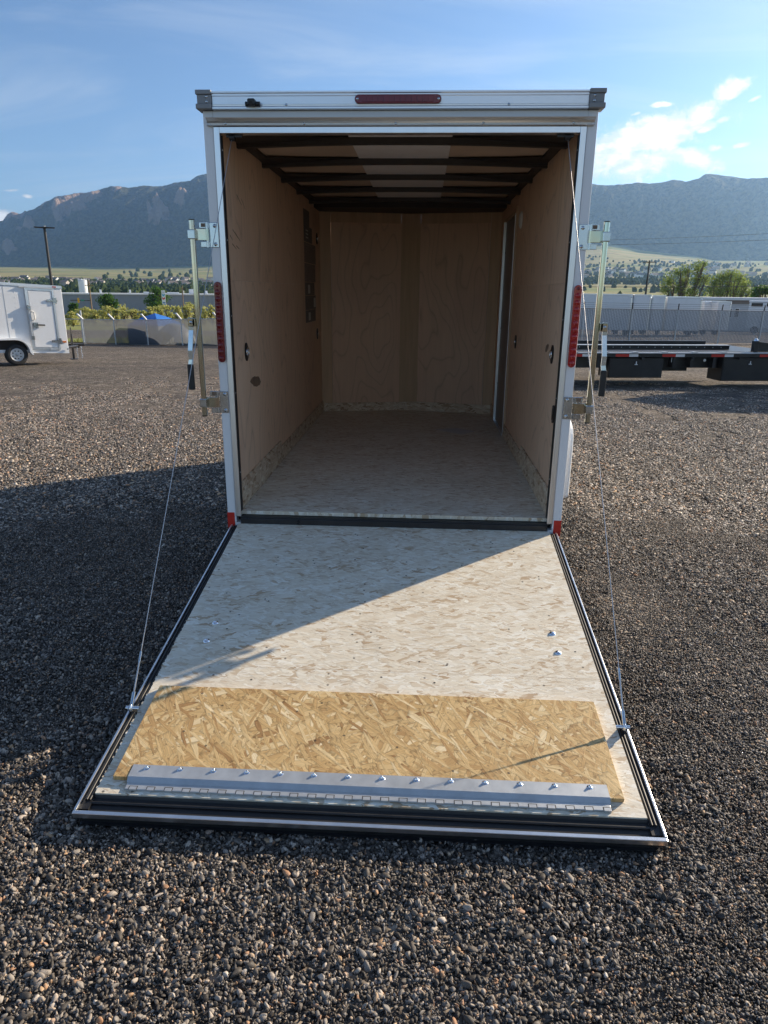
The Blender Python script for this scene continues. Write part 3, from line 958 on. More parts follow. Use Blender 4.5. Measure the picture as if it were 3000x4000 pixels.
def tiedown(s, y, z):
    a = s * 0.854
    ol = [(y + 0.034 * cos(2 * pi * i / 20), z + 0.05 * sin(2 * pi * i / 20)) for i in range(20)]
    base = part(MB().prism(ol, 'x', a, a - s * 0.006), 'tie_down', 'black_plastic')
    part(MB().ring((a - s * 0.010, y, z), (1, 0, 0), 0.022, 0.0045, 18, 6), 'ring', 'chrome', base)
    part(MB().dome((a - s * 0.006, y, z), (-s, 0, 0), 0.016, 0.008), 'dish', 'chrome', base)


tiedown(-1, 0.352, 1.233)
tiedown(-1, 3.11, 1.176)
tiedown(-1, 3.19, 2.02)
tiedown(1, 0.322, 1.245)
tiedown(1, 1.88, 1.207)
ol = [(y, z) for (y, z) in stadium(0.150, 0.945, 0.024, 0.048)]
sw = part(MB().prism(ol, 'x', 0.854, 0.848), 'switch_plate', 'black_plastic')
for dz in (-0.034, 0.034):
    part(MB().dome((0.848, 0.150, 0.945 + dz), (-1, 0, 0), 0.004, 0.002, 8, 2), 'screw', 'chrome', sw)
for s, y, z, ry, rz_ in ((-1, 0.558, 1.043, 0.13, 0.03), (1, 0.514, 1.265, 0.05, 0.02)):
    kn = [(y + ry * (cos(2 * pi * i / 22) + 0.1 * sin(5 * i)), z + rz_ * sin(2 * pi * i / 22) * (1 + 0.1 * cos(3 * i)) - (0.016 * cos(2 * pi * i / 22))) for i in range(22)]
    part(MB().prism(kn, 'x', s * 0.8546, s * 0.8540), 'veneer_patch', 'knot', label='dark oval veneer patch in the plywood')
# printed sheets: a column of dark safety sheets with paler blocks
rows = [(2.467, 2.77, 1.98, 2.205, 'print_dark'), (2.47, 2.90, 1.955, 2.08, 'print_dark'), (2.47, 3.09, 1.79, 1.95, 'print_brown'), (2.47, 3.06, 1.635, 1.785, 'print_brown'),
        (2.47, 2.99, 1.525, 1.632, 'print_dark'), (2.47, 3.05, 1.405, 1.522, 'print_dark'), (2.47, 3.03, 1.30, 1.402, 'print_dark')]
for i, (y0, y1, z0, z1, mm) in enumerate(rows):
    sh = part(MB().box(-0.8545, -0.8530 + 0.0004 * (i == 1), y0, y1, z0, z1), 'printed_sheet', mm)
    if i >= 4:
        yy = (2.62, 2.93, 2.62)[i - 4]
        part(MB().box(-0.8529, -0.8524, yy, yy + 0.11, z0 + 0.015, z1 - 0.02), 'print_block', 'paper', sh)
    if i == 1:
        for k in range(3):
            part(MB().box(-0.8525, -0.852, 2.56, 2.68, 1.985 + 0.028 * k, 1.995 + 0.028 * k), 'print_line', 'paper', sh)
for s in (-1, 1):
    for yv in ((0.06, 0.62, 1.2, 1.8) if s > 0 else (0.06, 0.62, 1.2, 1.8, 2.26, 2.6, 3.0)):
        for zv in (0.62, 1.0, 1.38, 1.58, 1.66, 1.95, 2.24):
            part(MB().dome((s * 0.8548, yv, zv), (-s, 0, 0), 0.0032, 0.0012, 6, 2), 'wall_screw', 'wall_screw')
# scratches on the ply
for (y, z, dy, dz) in ((0.20, 1.86, 0.10, -0.03), (0.24, 1.85, 0.11, -0.035), (0.14, 1.83, 0.05, -0.02), (0.18, 1.79, 0.08, -0.02), (0.26, 1.785, 0.06, -0.012), (0.32, 2.04, 0.10, -0.04), (0.42, 2.03, 0.07, -0.04)):
    part(MB().add([(-0.8544, y, z), (-0.8544, y + dy, z + dz), (-0.8544, y + dy, z + dz + 0.004), (-0.8544, y, z + 0.007)], [(0, 1, 2, 3)]), 'scuff', 'knot')

# ---- rear frame: posts, header, rails, trims
for s in (-1, 1):
    def X(a, b_):
        return (min(s * a, s * b_), max(s * a, s * b_))
    post = part(MB().box(*X(0.867, XO), 0.0, 0.05, 0.335, ZT), 'rear_post', 'white_paint', bevel=0.004)
    part(MB().box(*X(0.846, 0.914), 0.001, 0.046, 0.300, 0.3345), 'post_foot', 'white_paint', post)
    part(MB().box(*X(0.876, XO + 0.0015), -0.0015, 0.03, 0.302, 0.392), 'reflector_tape', 'red_tape', post)
    part(MB().box(*X(WJ, 0.8665), -0.006, 0.044, 0.372, 2.2955), 'jamb_trim', 'aluminium', bevel=0.002)
    part(MB().box(*X(WJ - 0.004, WJ - 0.0005), 0.004, 0.034, 0.40, 2.262), 'jamb_seal', 'black_rubber')
    for z in (0.62, 1.05, 1.44, 1.80, 2.2):
        part(MB().dome((s * (WJ - 0.004), 0.012, z), (-s, 0, 0), 0.004, 0.003, 8, 2), 'jamb_screw', 'wall_screw')
    # fender and wheel
    fp = [(1.0, 0.225), (1.0, 0.55)]
    for i in range(0, 7):
        q = pi - (pi / 2) * i / 6
        fp.append((1.16 + 0.16 * cos(q), 0.59 + 0.16 * sin(q)))
    for i in range(0, 7):
        q = pi / 2 - (pi / 2) * i / 6
        fp.append((1.90 + 0.16 * cos(q), 0.59 + 0.16 * sin(q)))
    fp += [(2.06, 0.225)]
    fd = MB().prism(fp, 'x', *sorted((s * 0.916, s * 1.168)))
    fo = part(fd, 'fender', 'white_paint', bevel=0.022)
    wl = MB()
    prof = [(0.935, 0.20), (0.94, 0.30), (0.965, 0.335), (1.10, 0.335), (1.125, 0.30), (1.13, 0.20)]
    n = 28
    vs_ = [(s * px, 1.53 + pr * cos(2 * pi * k / n), 0.33 + pr * sin(2 * pi * k / n)) for px, pr in prof for k in range(n)]
    wl.add(vs_, [(i * n + k, i * n + (k + 1) % n, (i + 1) * n + (k + 1) % n, (i + 1) * n + k) for i in range(len(prof) - 1) for k in range(n)], True)
    wo = part(wl, 'wheel', 'tyre')
    part(MB().tube([(s * 0.96, 1.53, 0.33), (s * 1.11, 1.53, 0.33)], 0.2, 20), 'rim', 'rim', wo)

part(MB().box(-WJ + 0.0005, WJ - 0.0005, -0.0065, 0.0435, 2.268, 2.2955), 'header_trim', 'aluminium', bevel=0.002)
part(MB().box(-0.8665, 0.8665, 0.0, 0.05, 2.297, ZT - 0.001), 'header_skin', 'white_paint')
dp = [(-0.012, 2.297), (-0.016, 2.300), (-0.013, 2.309), (-0.020, 2.316), (-0.036, 2.324), (-0.038, 2.328), (-0.030, 2.3295), (-0.0005, 2.3275), (-0.0005, 2.297)]
drip = part(MB().prism(dp, 'x', -0.893, 0.897), 'drip_cap', 'drip_trim')
for x in (-0.805, -0.434, -0.009, 0.393, 0.803):
    part(MB().dome((x, -0.015, 2.306), (0, -1, 0), 0.0065, 0.004, 10, 2), 'screw', 'zinc', drip)
rail = MB().prism([(-0.020, 2.3635), (-0.026, 2.366), (-0.026, 2.373), (-0.020, 2.378), (-0.0205, 2.384), (-0.017, 2.386), (-0.017, 2.418), (-0.0205, 2.420), (-0.0205, 2.428), (-0.027, 2.431), (-0.027, 2.4375), (0.05, 2.4375), (0.05, 2.3635)], 'x', -0.862, 0.862)
top = part(rail, 'top_rail', 'aluminium_rail')
for x in (-0.516, 0.504):
    part(MB().dome((x, -0.020, 2.381), (0, -1, 0), 0.0075, 0.005, 10, 2), 'rivet', 'zinc', top)
for s in (-1, 1):
    cp = MB()
    for (a, b_, y, z0, z1) in ((0.8625, 0.936, -0.034, 2.424, 2.443), (0.863, 0.930, -0.029, 2.386, 2.4235), (0.8625, 0.936, -0.036, 2.364, 2.3855)):
        cp.box(min(s * a, s * b_), max(s * a, s * b_), y, 0.058, z0, z1)
    cpo = part(cp, 'corner_cap', 'grey_plastic', bevel=0.003)
    for z in (2.394, 2.415):
        part(MB().dome((s * 0.885, -0.029, z), (0, -1, 0), 0.0065, 0.004, 10, 2), 'rivet', 'zinc', cpo)
# third brake light
tb = part(MB().prism([(z, x) for x, z in stadium(2.4025, 0.0, 0.0185, 0.198)], 'y', -0.034, -0.0172), 'brake_light', 'red_lens_dark', bevel=0.003, label='long dark red brake light in the top rail')
for i in range(13):
    part(MB().box(-0.165 + 0.0254 * i, -0.1425 + 0.0254 * i, -0.036, -0.0335, 2.390, 2.415), 'light_cell', 'red_lens_dark', tb, bevel=0.002)
for x in (-0.185, 0.185):
    part(MB().dome((x, -0.034, 2.4025), (0, -1, 0), 0.006, 0.003, 8, 2), 'screw', 'zinc', tb)
# rear-view camera
cm = part(MB().box(-0.690, -0.655, -0.058, -0.0175, 2.372, 2.402), 'rear_camera', 'black_plastic', bevel=0.006, label='small black rear-view camera on the top rail')
part(MB().tube([(-0.702, -0.036, 2.382), (-0.634, -0.036, 2.382)], 0.0105, 12), 'camera_mount', 'black_plastic', cm)
part(MB().tube([(-0.672, -0.062, 2.381), (-0.672, -0.057, 2.382)], 0.009, 12), 'lens', 'glass_dark', cm)

# ---- oval tail lights
for s in (-1, 1):
    tl = part(MB().prism(stadium(s * 0.891, 1.407, 0.0185, 0.198), 'y', -0.017, -0.0005), 'tail_light', 'red_lens_dark' if s < 0 else 'red_lens', bevel=0.004)  # same lens both sides; right one coloured brighter for its glow
    for i in range(11):
        z = 1.555 - 0.0325 * i
        part(MB().dome((s * 0.891, -0.0165, z), (0, -1, 0), 0.0140, 0.008, 14, 3), 'light_cell', 'red_lens_dark' if s < 0 else 'red_lens', tl)
    part(MB().dome((s * 0.891, -0.0165, 1.588), (0, -1, 0), 0.009, 0.003, 10, 2), 'lens_boss', 'red_lens_dark', tl)

# ---- lock bars with hinge brackets and handles
for s in (-1, 1):
    xb, yb = 0.993, -0.034
    bar = part(MB().tube([(s * xb, yb, 0.938), (s * xb, yb, 1.886)], 0.0140, 18), 'lock_bar', 'yellow_zinc')
    for za in (1.886, 0.9325):
        part(MB().tube([(s * xb, yb, za), (s * xb, yb, za + 0.005)], 0.0143, 18), 'end_cap', 'black_plastic', bar)
    for zc in (1.822, 1.003):
        def X(a, b_):
            return (min(s * a, s * b_), max(s * a, s * b_))
        pl = part(MB().box(*X(0.872, 0.917), -0.0045, -0.0005, zc - 0.057, zc + 0.057), 'hinge_plate', 'zinc', bar, bevel=0.006)
        part(MB().box(*X(0.916, 0.966), -0.012, -0.0075, zc + 0.030, zc + 0.058), 'keeper', 'zinc', bar, bevel=0.003)
        part(MB().box(*X(0.916, 0.962), -0.012, -0.0075, zc - 0.057, zc - 0.030), 'keeper', 'zinc', bar, bevel=0.003)
        part(MB().box(*X(0.934, 0.955), -0.0135, -0.0122, zc + 0.036, zc + 0.053), 'keeper_slot', 'knot', bar)
        part(MB().tube([(s * 0.926, -0.012, zc - 0.057), (s * 0.926, -0.012, zc + 0.057)], 0.0065, 12), 'hinge_pin', 'zinc', bar)
        part(MB().tube([(s * 0.9265, -0.0135, zc - 0.026), (s * 0.9265, -0.0135, zc + 0.028)], 0.0098, 14), 'hinge_barrel', 'yellow_zinc', bar)
        part(MB().box(*X(0.928, 0.983), -0.0245, -0.0195, zc - 0.026, zc + 0.028), 'hinge_strap', 'yellow_zinc', bar, bevel=0.002)
        part(MB().box(*X(0.976, 1.012), -0.0515, -0.0170, zc - 0.022, zc + 0.022), 'bar_clamp', 'zinc', bar, bevel=0.004)
        for dz in (-0.042, 0.042):
            part(MB().dome((s * 0.889, -0.0045, zc + dz), (0, -1, 0), 0.0095, 0.004, 12, 2).dome((s * 0.889, -0.0085, zc + dz), (0, -1, 0), 0.0055, 0.003, 6, 2), 'hinge_screw', 'zinc', bar)
    # handle
    part(MB().box(*((s * 1.007, s * 1.043) if s > 0 else (-1.043, -1.007)), -0.050, -0.044, 1.388, 1.430).box(*((1.004, 1.022) if s > 0 else (-1.022, -1.004)), -0.050, -0.020, 1.390, 1.428), 'handle_bracket', 'yellow_zinc', bar, bevel=0.004)
    part(MB().dome((s * 1.027, -0.0505, 1.409), (0, -1, 0), 0.0085, 0.005, 12, 3), 'pivot', 'zinc', bar)
    lv = MB()
    path = [(1.033, -0.038, 1.432), (1.033, -0.038, 1.37), (1.036, -0.043, 1.33), (1.041, -0.05, 1.27), (1.040, -0.05, 1.225), (1.044, -0.052, 1.20)]
    w2, th = 0.0115, 0.003
    vs_ = []
    for (px, py, pz) in path:
        vs_ += [(s * (px - w2), py - th, pz), (s * (px + w2), py - th, pz), (s * (px + w2), py + th, pz), (s * (px - w2), py + th, pz)]
    fs = [(0, 1, 2, 3), tuple(range(len(vs_) - 4, len(vs_)))]
    for i in range(len(path) - 1):
        for k in range(4):
            fs.append((i * 4 + k, i * 4 + (k + 1) % 4, i * 4 + 4 + (k + 1) % 4, i * 4 + 4 + k))
    lv.add(vs_, fs)
    part(lv, 'handle_lever', 'zinc', bar)
    part(MB().box(*((1.029, 1.061) if s > 0 else (-1.061, -1.029)), -0.060, -0.044, 1.072, 1.202), 'handle_grip', 'black_rubber', bar, bevel=0.005)

# ---- ramp (plane rises from the ground end to the hinge)
SL = (0.3338 - 0.0489) / 1.9248


def rampM():
    a = math.atan(SL)
    return Matrix.Translation((0, 0, 0.3338)) @ Matrix.Rotation(a, 4, 'X')


RL = 1.9248 / cos(math.atan(SL))
RM = rampM()


def rpart(mb, name, mat, parent, bevel=0.0):
    mb.xf(RM)
    return part(mb, name, mat, parent, bevel)


K = RL / 1.9248
ramp = rpart(MB().box(-0.853, 0.853, -1.853 * K, -0.012, -0.018, 0.0), 'ramp_door', 'osb_white', None)
# the other ramp pieces are sub-parts
rpart(MB().box(-0.879, 0.879, -1.925 * K, -0.03, -0.056, -0.0505), 'ramp_skin', 'black_paint', ramp)
rpart(MB().box(-0.85, 0.85, -1.85 * K, -0.03, -0.0503, -0.0185), 'ramp_core', 'white_paint', ramp)
for s in (-1, 1):
    def X(a, b_):
        return (min(s * a, s * b_), max(s * a, s * b_))
    rpart(MB().box(*X(0.8535, 0.8840), -1.905 * K, -0.022, -0.030, -0.010), 'side_channel', 'black_rubber', ramp)
    for xx, rr in ((0.861, 0.0042), (0.8715, 0.0050)):
        rpart(MB().tube([(s * xx, -1.875 * K, -0.006), (s * xx, -0.03, -0.006)], rr, 10), 'side_seal', 'black_rubber', ramp)
    rpart(MB().box(*X(0.8845, 0.8925), -1.9165 * K, -0.022, -0.030, -0.0005), 'edge_trim', 'aluminium', ramp, bevel=0.0015)
rpart(MB().prism([(-1.8535 * K, -0.006), (-1.860 * K, -0.016), (-1.900 * K, -0.019), (-1.9165 * K, -0.010), (-1.9165 * K, -0.050), (-1.8535 * K, -0.050)], 'x', -0.876, 0.876), 'end_channel', 'black_rubber', ramp)
rpart(MB().tube([(-0.868, -1.878 * K, -0.014), (0.868, -1.878 * K, -0.014)], 0.005, 10), 'end_seal', 'black_rubber', ramp)
rpart(MB().box(-0.8925, 0.8925, -1.930 * K, -1.917 * K, -0.022, -0.002), 'edge_trim', 'aluminium', ramp, bevel=0.0015)
rpart(MB().box(-0.853, 0.853, -1.2218 * K, -1.2210 * K, 0.0, 0.0003), 'board_joint', 'wood_batten', ramp)
# ragged splintered edge of the board on the left
rg = MB()
rr_ = random.Random(5)
for i in range(170):
    y = -0.9 * K - rr_.random() * 0.95 * K
    w = rr_.uniform(0.002, 0.009)
    d = rr_.uniform(0.001, 0.006)
    rg.box(-0.853 - d, -0.8525, y, y + w, -0.014 + rr_.uniform(0, 0.006), rr_.uniform(-0.004, 0.0008))
o = rpart(rg, 'splintered_edge', 'osb_white', ramp)
o['kind'] = 'stuff'
for (x, y) in ((-0.725, -0.939), (-0.727, -1.066), (0.718, -0.938), (0.721, -1.066)):
    rpart(MB().dome((x, y * K, 0.0), (0, 0, 1), 0.0145, 0.007, 14, 3).dome((x, y * K, 0.0045), (0, 0, 1), 0.006, 0.006, 6, 2), 'carriage_bolt', 'chrome', ramp)
# nail holes and screws
for i in range(26):
    x, y = rr_.uniform(-0.8, 0.8), rr_.uniform(-1.32, -0.1)
    rpart(MB().prism([(x + 0.0045 * cos(q * pi / 4), y * K + 0.0035 * sin(q * pi / 4)) for q in range(8)], 'z', 0.0001, 0.0006), 'nail_hole', 'dark_gap', ramp)
# flap of bare strand board with piano hinge
flap = rpart(MB().box(-0.815, 0.796, -1.800 * K, -1.366 * K, 0.001, 0.0165), 'ramp_flap', 'osb_gold', ramp, bevel=0.0008)
flap['label'] = 'golden strand board flap at the end of the ramp'
rpart(MB().box(-0.766, 0.752, -1.799 * K, -1.750 * K, 0.0168, 0.0190).add(
    [(-0.766, -1.799 * K, 0.0190), (0.752, -1.799 * K, 0.0190), (0.752, -1.814 * K, 0.008), (-0.766, -1.814 * K, 0.008),
     (-0.766, -1.799 * K, 0.0165), (0.752, -1.799 * K, 0.0165), (0.752, -1.814 * K, 0.0055), (-0.766, -1.814 * K, 0.0055)],
    [(0, 3, 2, 1), (4, 5, 6, 7), (0, 4, 7, 3), (1, 2, 6, 5), (0, 1, 5, 4), (3, 7, 6, 2)]), 'hinge_leaf', 'galv_hinge' if 'galv_hinge' in MATS else 'zinc', ramp)
rpart(MB().box(-0.764, 0.750, -1.838 * K, -1.812 * K, 0.0008, 0.0072), 'hinge_strip', 'galv_hinge', ramp, bevel=0.0015)
for i in range(27):
    x = -0.752 + 0.0568 * i
    rpart(MB().add([(x, -1.8395 * K, 0.0075), (x + 0.0275, -1.8395 * K, 0.0075), (x + 0.0275, -1.8255 * K, 0.0075), (x, -1.8255 * K, 0.0075)], [(0, 1, 2, 3)]), 'knuckle_gap', 'dark_gap', ramp)
    rpart(MB().box(x + 0.0025, x + 0.025, -1.8397 * K, -1.8280 * K, 0.0008, 0.0080), 'hinge_knuckle', 'galv_hinge', ramp)
for i in range(14):
    x = -0.717 + 0.1088 * i
    rpart(MB().dome((x, -1.763 * K, 0.019), (0, 0, 1), 0.0095, 0.003, 12, 2).dome((x, -1.763 * K, 0.0215), (0, 0, 1), 0.0055, 0.007, 6, 2), 'hinge_bolt', 'chrome', ramp)

# ---- cables
for s in (-1, 1):
    A = Vector((s * 0.868, -1.512, 0.142))
    B = Vector((s * 0.790, 0.028, 2.252))
    d = (B - A).normalized()
    pts = [A + (B - A) * (i / 12) for i in range(13)]
    cb = part(MB().tube(pts, 0.0017, 6), 'ramp_cable', 'cable_steel')
    part(MB().tube([A + d * 0.0, A + d * 0.055], 0.0065, 10), 'cable_clevis', 'zinc', cb)
    part(MB().tube([A + d * 0.16, A + d * 0.20], 0.0042, 8), 'cable_ferrule', 'zinc', cb)
    part(MB().tube([A + d * 0.055, A + d * 0.16], 0.0032, 8), 'cable_sleeve', 'cable_steel', cb)
    part(MB().tube([A + Vector((-s * 0.03, 0, 0)), A + Vector((s * 0.018, 0, 0))], 0.0068, 10).ring(A, (1, 0, 0), 0.011, 0.004, 12, 6), 'cable_bolt', 'chrome', cb)
    part(MB().prism([(-1.50, 0.10), (-1.525, 0.145), (-1.50, 0.152), (-1.46, 0.115)], 'x', *sorted((s * 0.872, s * 0.876))), 'cable_bracket', 'zinc', cb)
    part(MB().tube([(s * 0.800, 0.03, 2.256), (s * 0.775, 0.03, 2.256)], 0.016, 14).box(*sorted((s * 0.74, s * 0.815)), 0.02, 0.04, 2.2565, 2.2675), 'cable_pulley', 'black_plastic', cb)
# a sheet of paper on the floor inside
pp = MB().add([(0.269, 2.52, ZF + 0.003), (0.463, 2.60, ZF + 0.004), (0.626, 2.468, ZF + 0.003), (0.502, 2.306, ZF + 0.003),
               (0.269, 2.52, ZF + 0.0022), (0.463, 2.60, ZF + 0.0032), (0.626, 2.468, ZF + 0.0022), (0.502, 2.306, ZF + 0.0022)],
              [(0, 3, 2, 1), (4, 5, 6, 7), (0, 1, 5, 4), (1, 2, 6, 5), (2, 3, 7, 6), (3, 0, 4, 7)]).build('paper_sheet', 'paper')
tag(pp, 'single pale sheet of paper lying on the trailer floor near the front wall', 'paper')

# ------------------------------------------------------------------ gravel stones (real stones near the camera)
def stone_shape(seed, sub):
    import bmesh
    bm = bmesh.new()
    bmesh.ops.create_icosphere(bm, subdivisions=sub, radius=1.0)
    r = random.Random(seed)
    planes = []
    for i in range(13):
        v = Vector((r.gauss(0, 1), r.gauss(0, 1), r.gauss(0, 1))).normalized()
        planes.append((v, r.uniform(0.42, 0.8)))
    sx, sy, sz = r.uniform(1.1, 1.95), r.uniform(0.7, 1.05), r.uniform(0.45, 0.8)
    vv = []
    for v in bm.verts:
        p = v.co.copy()
        for n_, d_ in planes:
            e = p.dot(n_) - d_
            if e > 0:
                p -= n_ * e
        vv.append((p.x * sx, p.y * sy, p.z * sz))
    ff = [[v.index for v in f.verts] for f in bm.faces]
    bm.free()
    return np.array(vv), np.array(ff)


SHAPES = {k: [stone_shape(100 + i, k) for i in range(12)] for k in (1, 2)}


def rot_mats(e):
    cx_, sx_ = np.cos(e[:, 0]), np.sin(e[:, 0])
    cy_, sy_ = np.cos(e[:, 1]), np.sin(e[:, 1])
    cz_, sz_ = np.cos(e[:, 2]), np.sin(e[:, 2])
    o, l = np.zeros(len(e)), np.ones(len(e))
    RX = np.stack([l, o, o, o, cx_, -sx_, o, sx_, cx_], 1).reshape(-1, 3, 3)
    RY = np.stack([cy_, o, sy_, o, l, o, -sy_, o, cy_], 1).reshape(-1, 3, 3)
    RZ = np.stack([cz_, -sz_, o, sz_, cz_, o, o, o, l], 1).reshape(-1, 3, 3)
    return RZ @ RY @ RX


def stone_patch(seed, size, dens_, rad0, sig, sub, tilt, relief, big, mat='stone'):
    """one hand-sized patch of loose stones as a mesh (each stone a separate island)"""
    g = np.random.default_rng(seed)
    n = int(size * size * dens_)
    xy = g.uniform(-size / 2, size / 2, (n, 2))
    rad = np.clip(rad0 * np.exp(g.normal(0, sig, n)), rad0 * 0.4, rad0 * 3.4)
    bg_ = g.random(n) < big
    rad = np.where(bg_, rad * g.uniform(1.5, 2.4, n), rad)
    rad = np.minimum(rad, rad0 * 3.0)
    z = g.uniform(-0.5, 1.0, n) * relief + rad * 0.05
    R_ = rot_mats(np.stack([g.normal(0, tilt, n), g.normal(0, tilt, n), g.uniform(0, 6.283, n)], 1))
    V, F, off = [], [], 0
    for i in range(n):
        vv, ff = SHAPES[sub][int(g.integers(0, 12))]
        V.append((vv * rad[i]) @ R_[i].T + np.array([xy[i, 0], xy[i, 1], z[i]]))
        F.append(ff + off)
        off += len(vv)
    V, F = np.concatenate(V), np.concatenate(F)
    me = bpy.data.meshes.new('gravel_patch')
    me.vertices.add(len(V))
    me.vertices.foreach_set('co', V.ravel())
    me.loops.add(F.size)
    me.loops.foreach_set('vertex_index', F.ravel().astype(np.int32))
    me.polygons.add(len(F))
    me.polygons.foreach_set('loop_start', np.arange(0, F.size, 3, dtype=np.int32))
    me.update()
    me.validate()
    me.materials.append(MATS[mat])
    return me


def scatter(name, label, patches, P, turn):
    me = bpy.data.meshes.new(name)
    me.vertices.add(len(P))
    me.vertices.foreach_set('co', P.ravel())
    ra = me.attributes.new('turn', 'FLOAT_VECTOR', 'POINT')
    ra.data.foreach_set('vector', np.stack([np.zeros(len(P)), np.zeros(len(P)), turn], 1).ravel().astype(np.float32))
    me.materials.append(MATS['stone'])
    o = bpy.data.objects.new(name, me)
    col.objects.link(o)
    tag(o, label, 'gravel', kind='stuff')
    ng = bpy.data.node_groups.new('gravel_scatter', 'GeometryNodeTree')
    ng.interface.new_socket('Geometry', in_out='INPUT', socket_type='NodeSocketGeometry')
    ng.interface.new_socket('Geometry', in_out='OUTPUT', socket_type='NodeSocketGeometry')
    gi = ng.nodes.new('NodeGroupInput')
    go = ng.nodes.new('NodeGroupOutput')
    m2p = ng.nodes.new('GeometryNodeMeshToPoints')
    ng.links.new(gi.outputs[0], m2p.inputs['Mesh'])
    iop = ng.nodes.new('GeometryNodeInstanceOnPoints')
    ng.links.new(m2p.outputs[0], iop.inputs['Points'])
    src = bpy.data.collections.new(name + '_patches')
    for m_ in patches:
        src.objects.link(bpy.data.objects.new('gravel_patch', m_))
    ci_ = ng.nodes.new('GeometryNodeCollectionInfo')
    ci_.inputs['Collection'].default_value = src
    ci_.inputs['Separate Children'].default_value = True
    ci_.inputs['Reset Children'].default_value = True
    ng.links.new(ci_.outputs[0], iop.inputs['Instance'])
    iop.inputs['Pick Instance'].default_value = True
    rv = ng.nodes.new('FunctionNodeRandomValue')
    rv.data_type = 'INT'
    rv.inputs[4].default_value = 0
    rv.inputs[5].default_value = len(patches) - 1
    ng.links.new(rv.outputs[2], iop.inputs['Instance Index'])
    na2 = ng.nodes.new('GeometryNodeInputNamedAttribute')
    na2.data_type = 'FLOAT_VECTOR'
    na2.inputs[0].default_value = 'turn'
    e2r = ng.nodes.new('FunctionNodeEulerToRotation')
    ng.links.new(na2.outputs[0], e2r.inputs[0])
    ng.links.new(e2r.outputs[0], iop.inputs['Rotation'])
    ng.links.new(iop.outputs[0], go.inputs[0])
    md = o.modifiers.new('scatter', 'NODES')
    md.node_group = ng


def build_gravel():
    def cells(step, r0, r1):
        n = int(2 * r1 / step) + 2
        ix, iy = np.meshgrid(np.arange(n), np.arange(n))
        x = CX - r1 + ix.ravel() * step + RNG.uniform(-0.2, 0.2, n * n) * step
        y = CY - r1 + iy.ravel() * step + RNG.uniform(-0.2, 0.2, n * n) * step
        r = np.hypot(x - CX, y - CY)
        a_ = np.degrees(np.arctan2(x - CX, y - CY))
        k = (r > r0) & (r < r1) & (np.abs(a_ + 2) < 41) & ~((np.abs(x) < 0.72) & (y > -1.72) & (y < 3.3))
        x, y = x[k], y[k]
        z = gz(x, y) + (fbm(x * 0.9 + 3, y * 0.9, 3) - 0.5) * 0.022 * np.where((np.abs(x) < 1.15) & (y > -2.15) & (y < 0.1), 0.0, 1.0) - 0.0125
        return np.stack([x, y, z], 1)
    P = cells(0.115, 0.85, 5.3)
    fine = fbm(P[:, 0] * 1.5 + 8, P[:, 1] * 1.5 + 2, 3) > 0.53
    pa = [stone_patch(500 + i, 0.15, 19500, 0.0047, 0.40, 2, 0.95, 0.0052, 0.008) for i in range(7)]
    pb_ = [stone_patch(600 + i, 0.15, 25000, 0.0040, 0.34, 1, 0.8, 0.0038, 0.004) for i in range(5)]
    q = (np.pi / 2) * RNG.integers(0, 4, len(P)) + RNG.uniform(-0.3, 0.3, len(P))
    scatter('gravel_stones', 'loose mixed gravel stones covering the yard around the ramp', pa, P[~fine], q[~fine])
    scatter('fine_gravel', 'patches of finer gravel chips among the larger stones', pb_, P[fine], q[fine])
    P = cells(0.33, 5.2, 17.0)
    P = P[RNG.random(len(P)) > np.clip((np.hypot(P[:, 0] - CX, P[:, 1] - CY) - 8.0) / 9.0, 0, 1)]
    pc = [stone_patch(700 + i, 0.40, 6200, 0.0070, 0.40, 1, 0.4, 0.003, 0.010, 'pale_stone') for i in range(7)]
    scatter('far_gravel', 'gravel stones further out across the yard', pc, P, (np.pi / 2) * RNG.integers(0, 4, len(P)) + RNG.uniform(-0.3, 0.3, len(P)))


build_gravel()

#BACKGROUND
# ------------------------------------------------------------------ background helpers
ORD = ['first', 'second', 'third', 'fourth', 'fifth', 'sixth', 'seventh', 'eighth', 'ninth', 'tenth', 'eleventh', 'twelfth', 'thirteenth', 'fourteenth', 'fifteenth', 'sixteenth', 'seventeenth', 'eighteenth']


def leaves(mb, clumps, n, size, seed, droop=0.0, shell=0.5):
    g = np.random.default_rng(seed)
    wts = np.array([c[3] * c[4] * c[5] for c in clumps]) ** 0.8
    wts = wts / wts.sum()
    for ci_, c in enumerate(clumps):
        k = int(n * wts[ci_])
        d = g.normal(0, 1, (k, 3))
        d /= np.linalg.norm(d, axis=1)[:, None] + 1e-9
        rr = g.random(k) ** shell
        # uneven outline: radius modulated by direction noise
        md = 1 + 0.28 * np.sin(d[:, 0] * 5 + ci_) * np.cos(d[:, 1] * 4 + 2 * ci_) + 0.15 * np.sin(d[:, 2] * 9 + ci_)
        p = np.array(c[:3]) + d * rr[:, None] * md[:, None] * np.array(c[3:6])
        a = g.normal(0, 1, (k, 3))
        a /= np.linalg.norm(a, axis=1)[:, None] + 1e-9
        b_ = np.cross(a, g.normal(0, 1, (k, 3)))
        b_ /= np.linalg.norm(b_, axis=1)[:, None] + 1e-9
        sz = size * g.uniform(0.5, 1.3, k)[:, None]
        for i in range(k):
            u_, v_ = a[i] * sz[i], b_[i] * sz[i] * 0.5
            q = p[i]
            mb.add([q - u_, q - v_ * 0.9, q + u_, q + v_], [(0, 1, 2, 3)])
    return mb


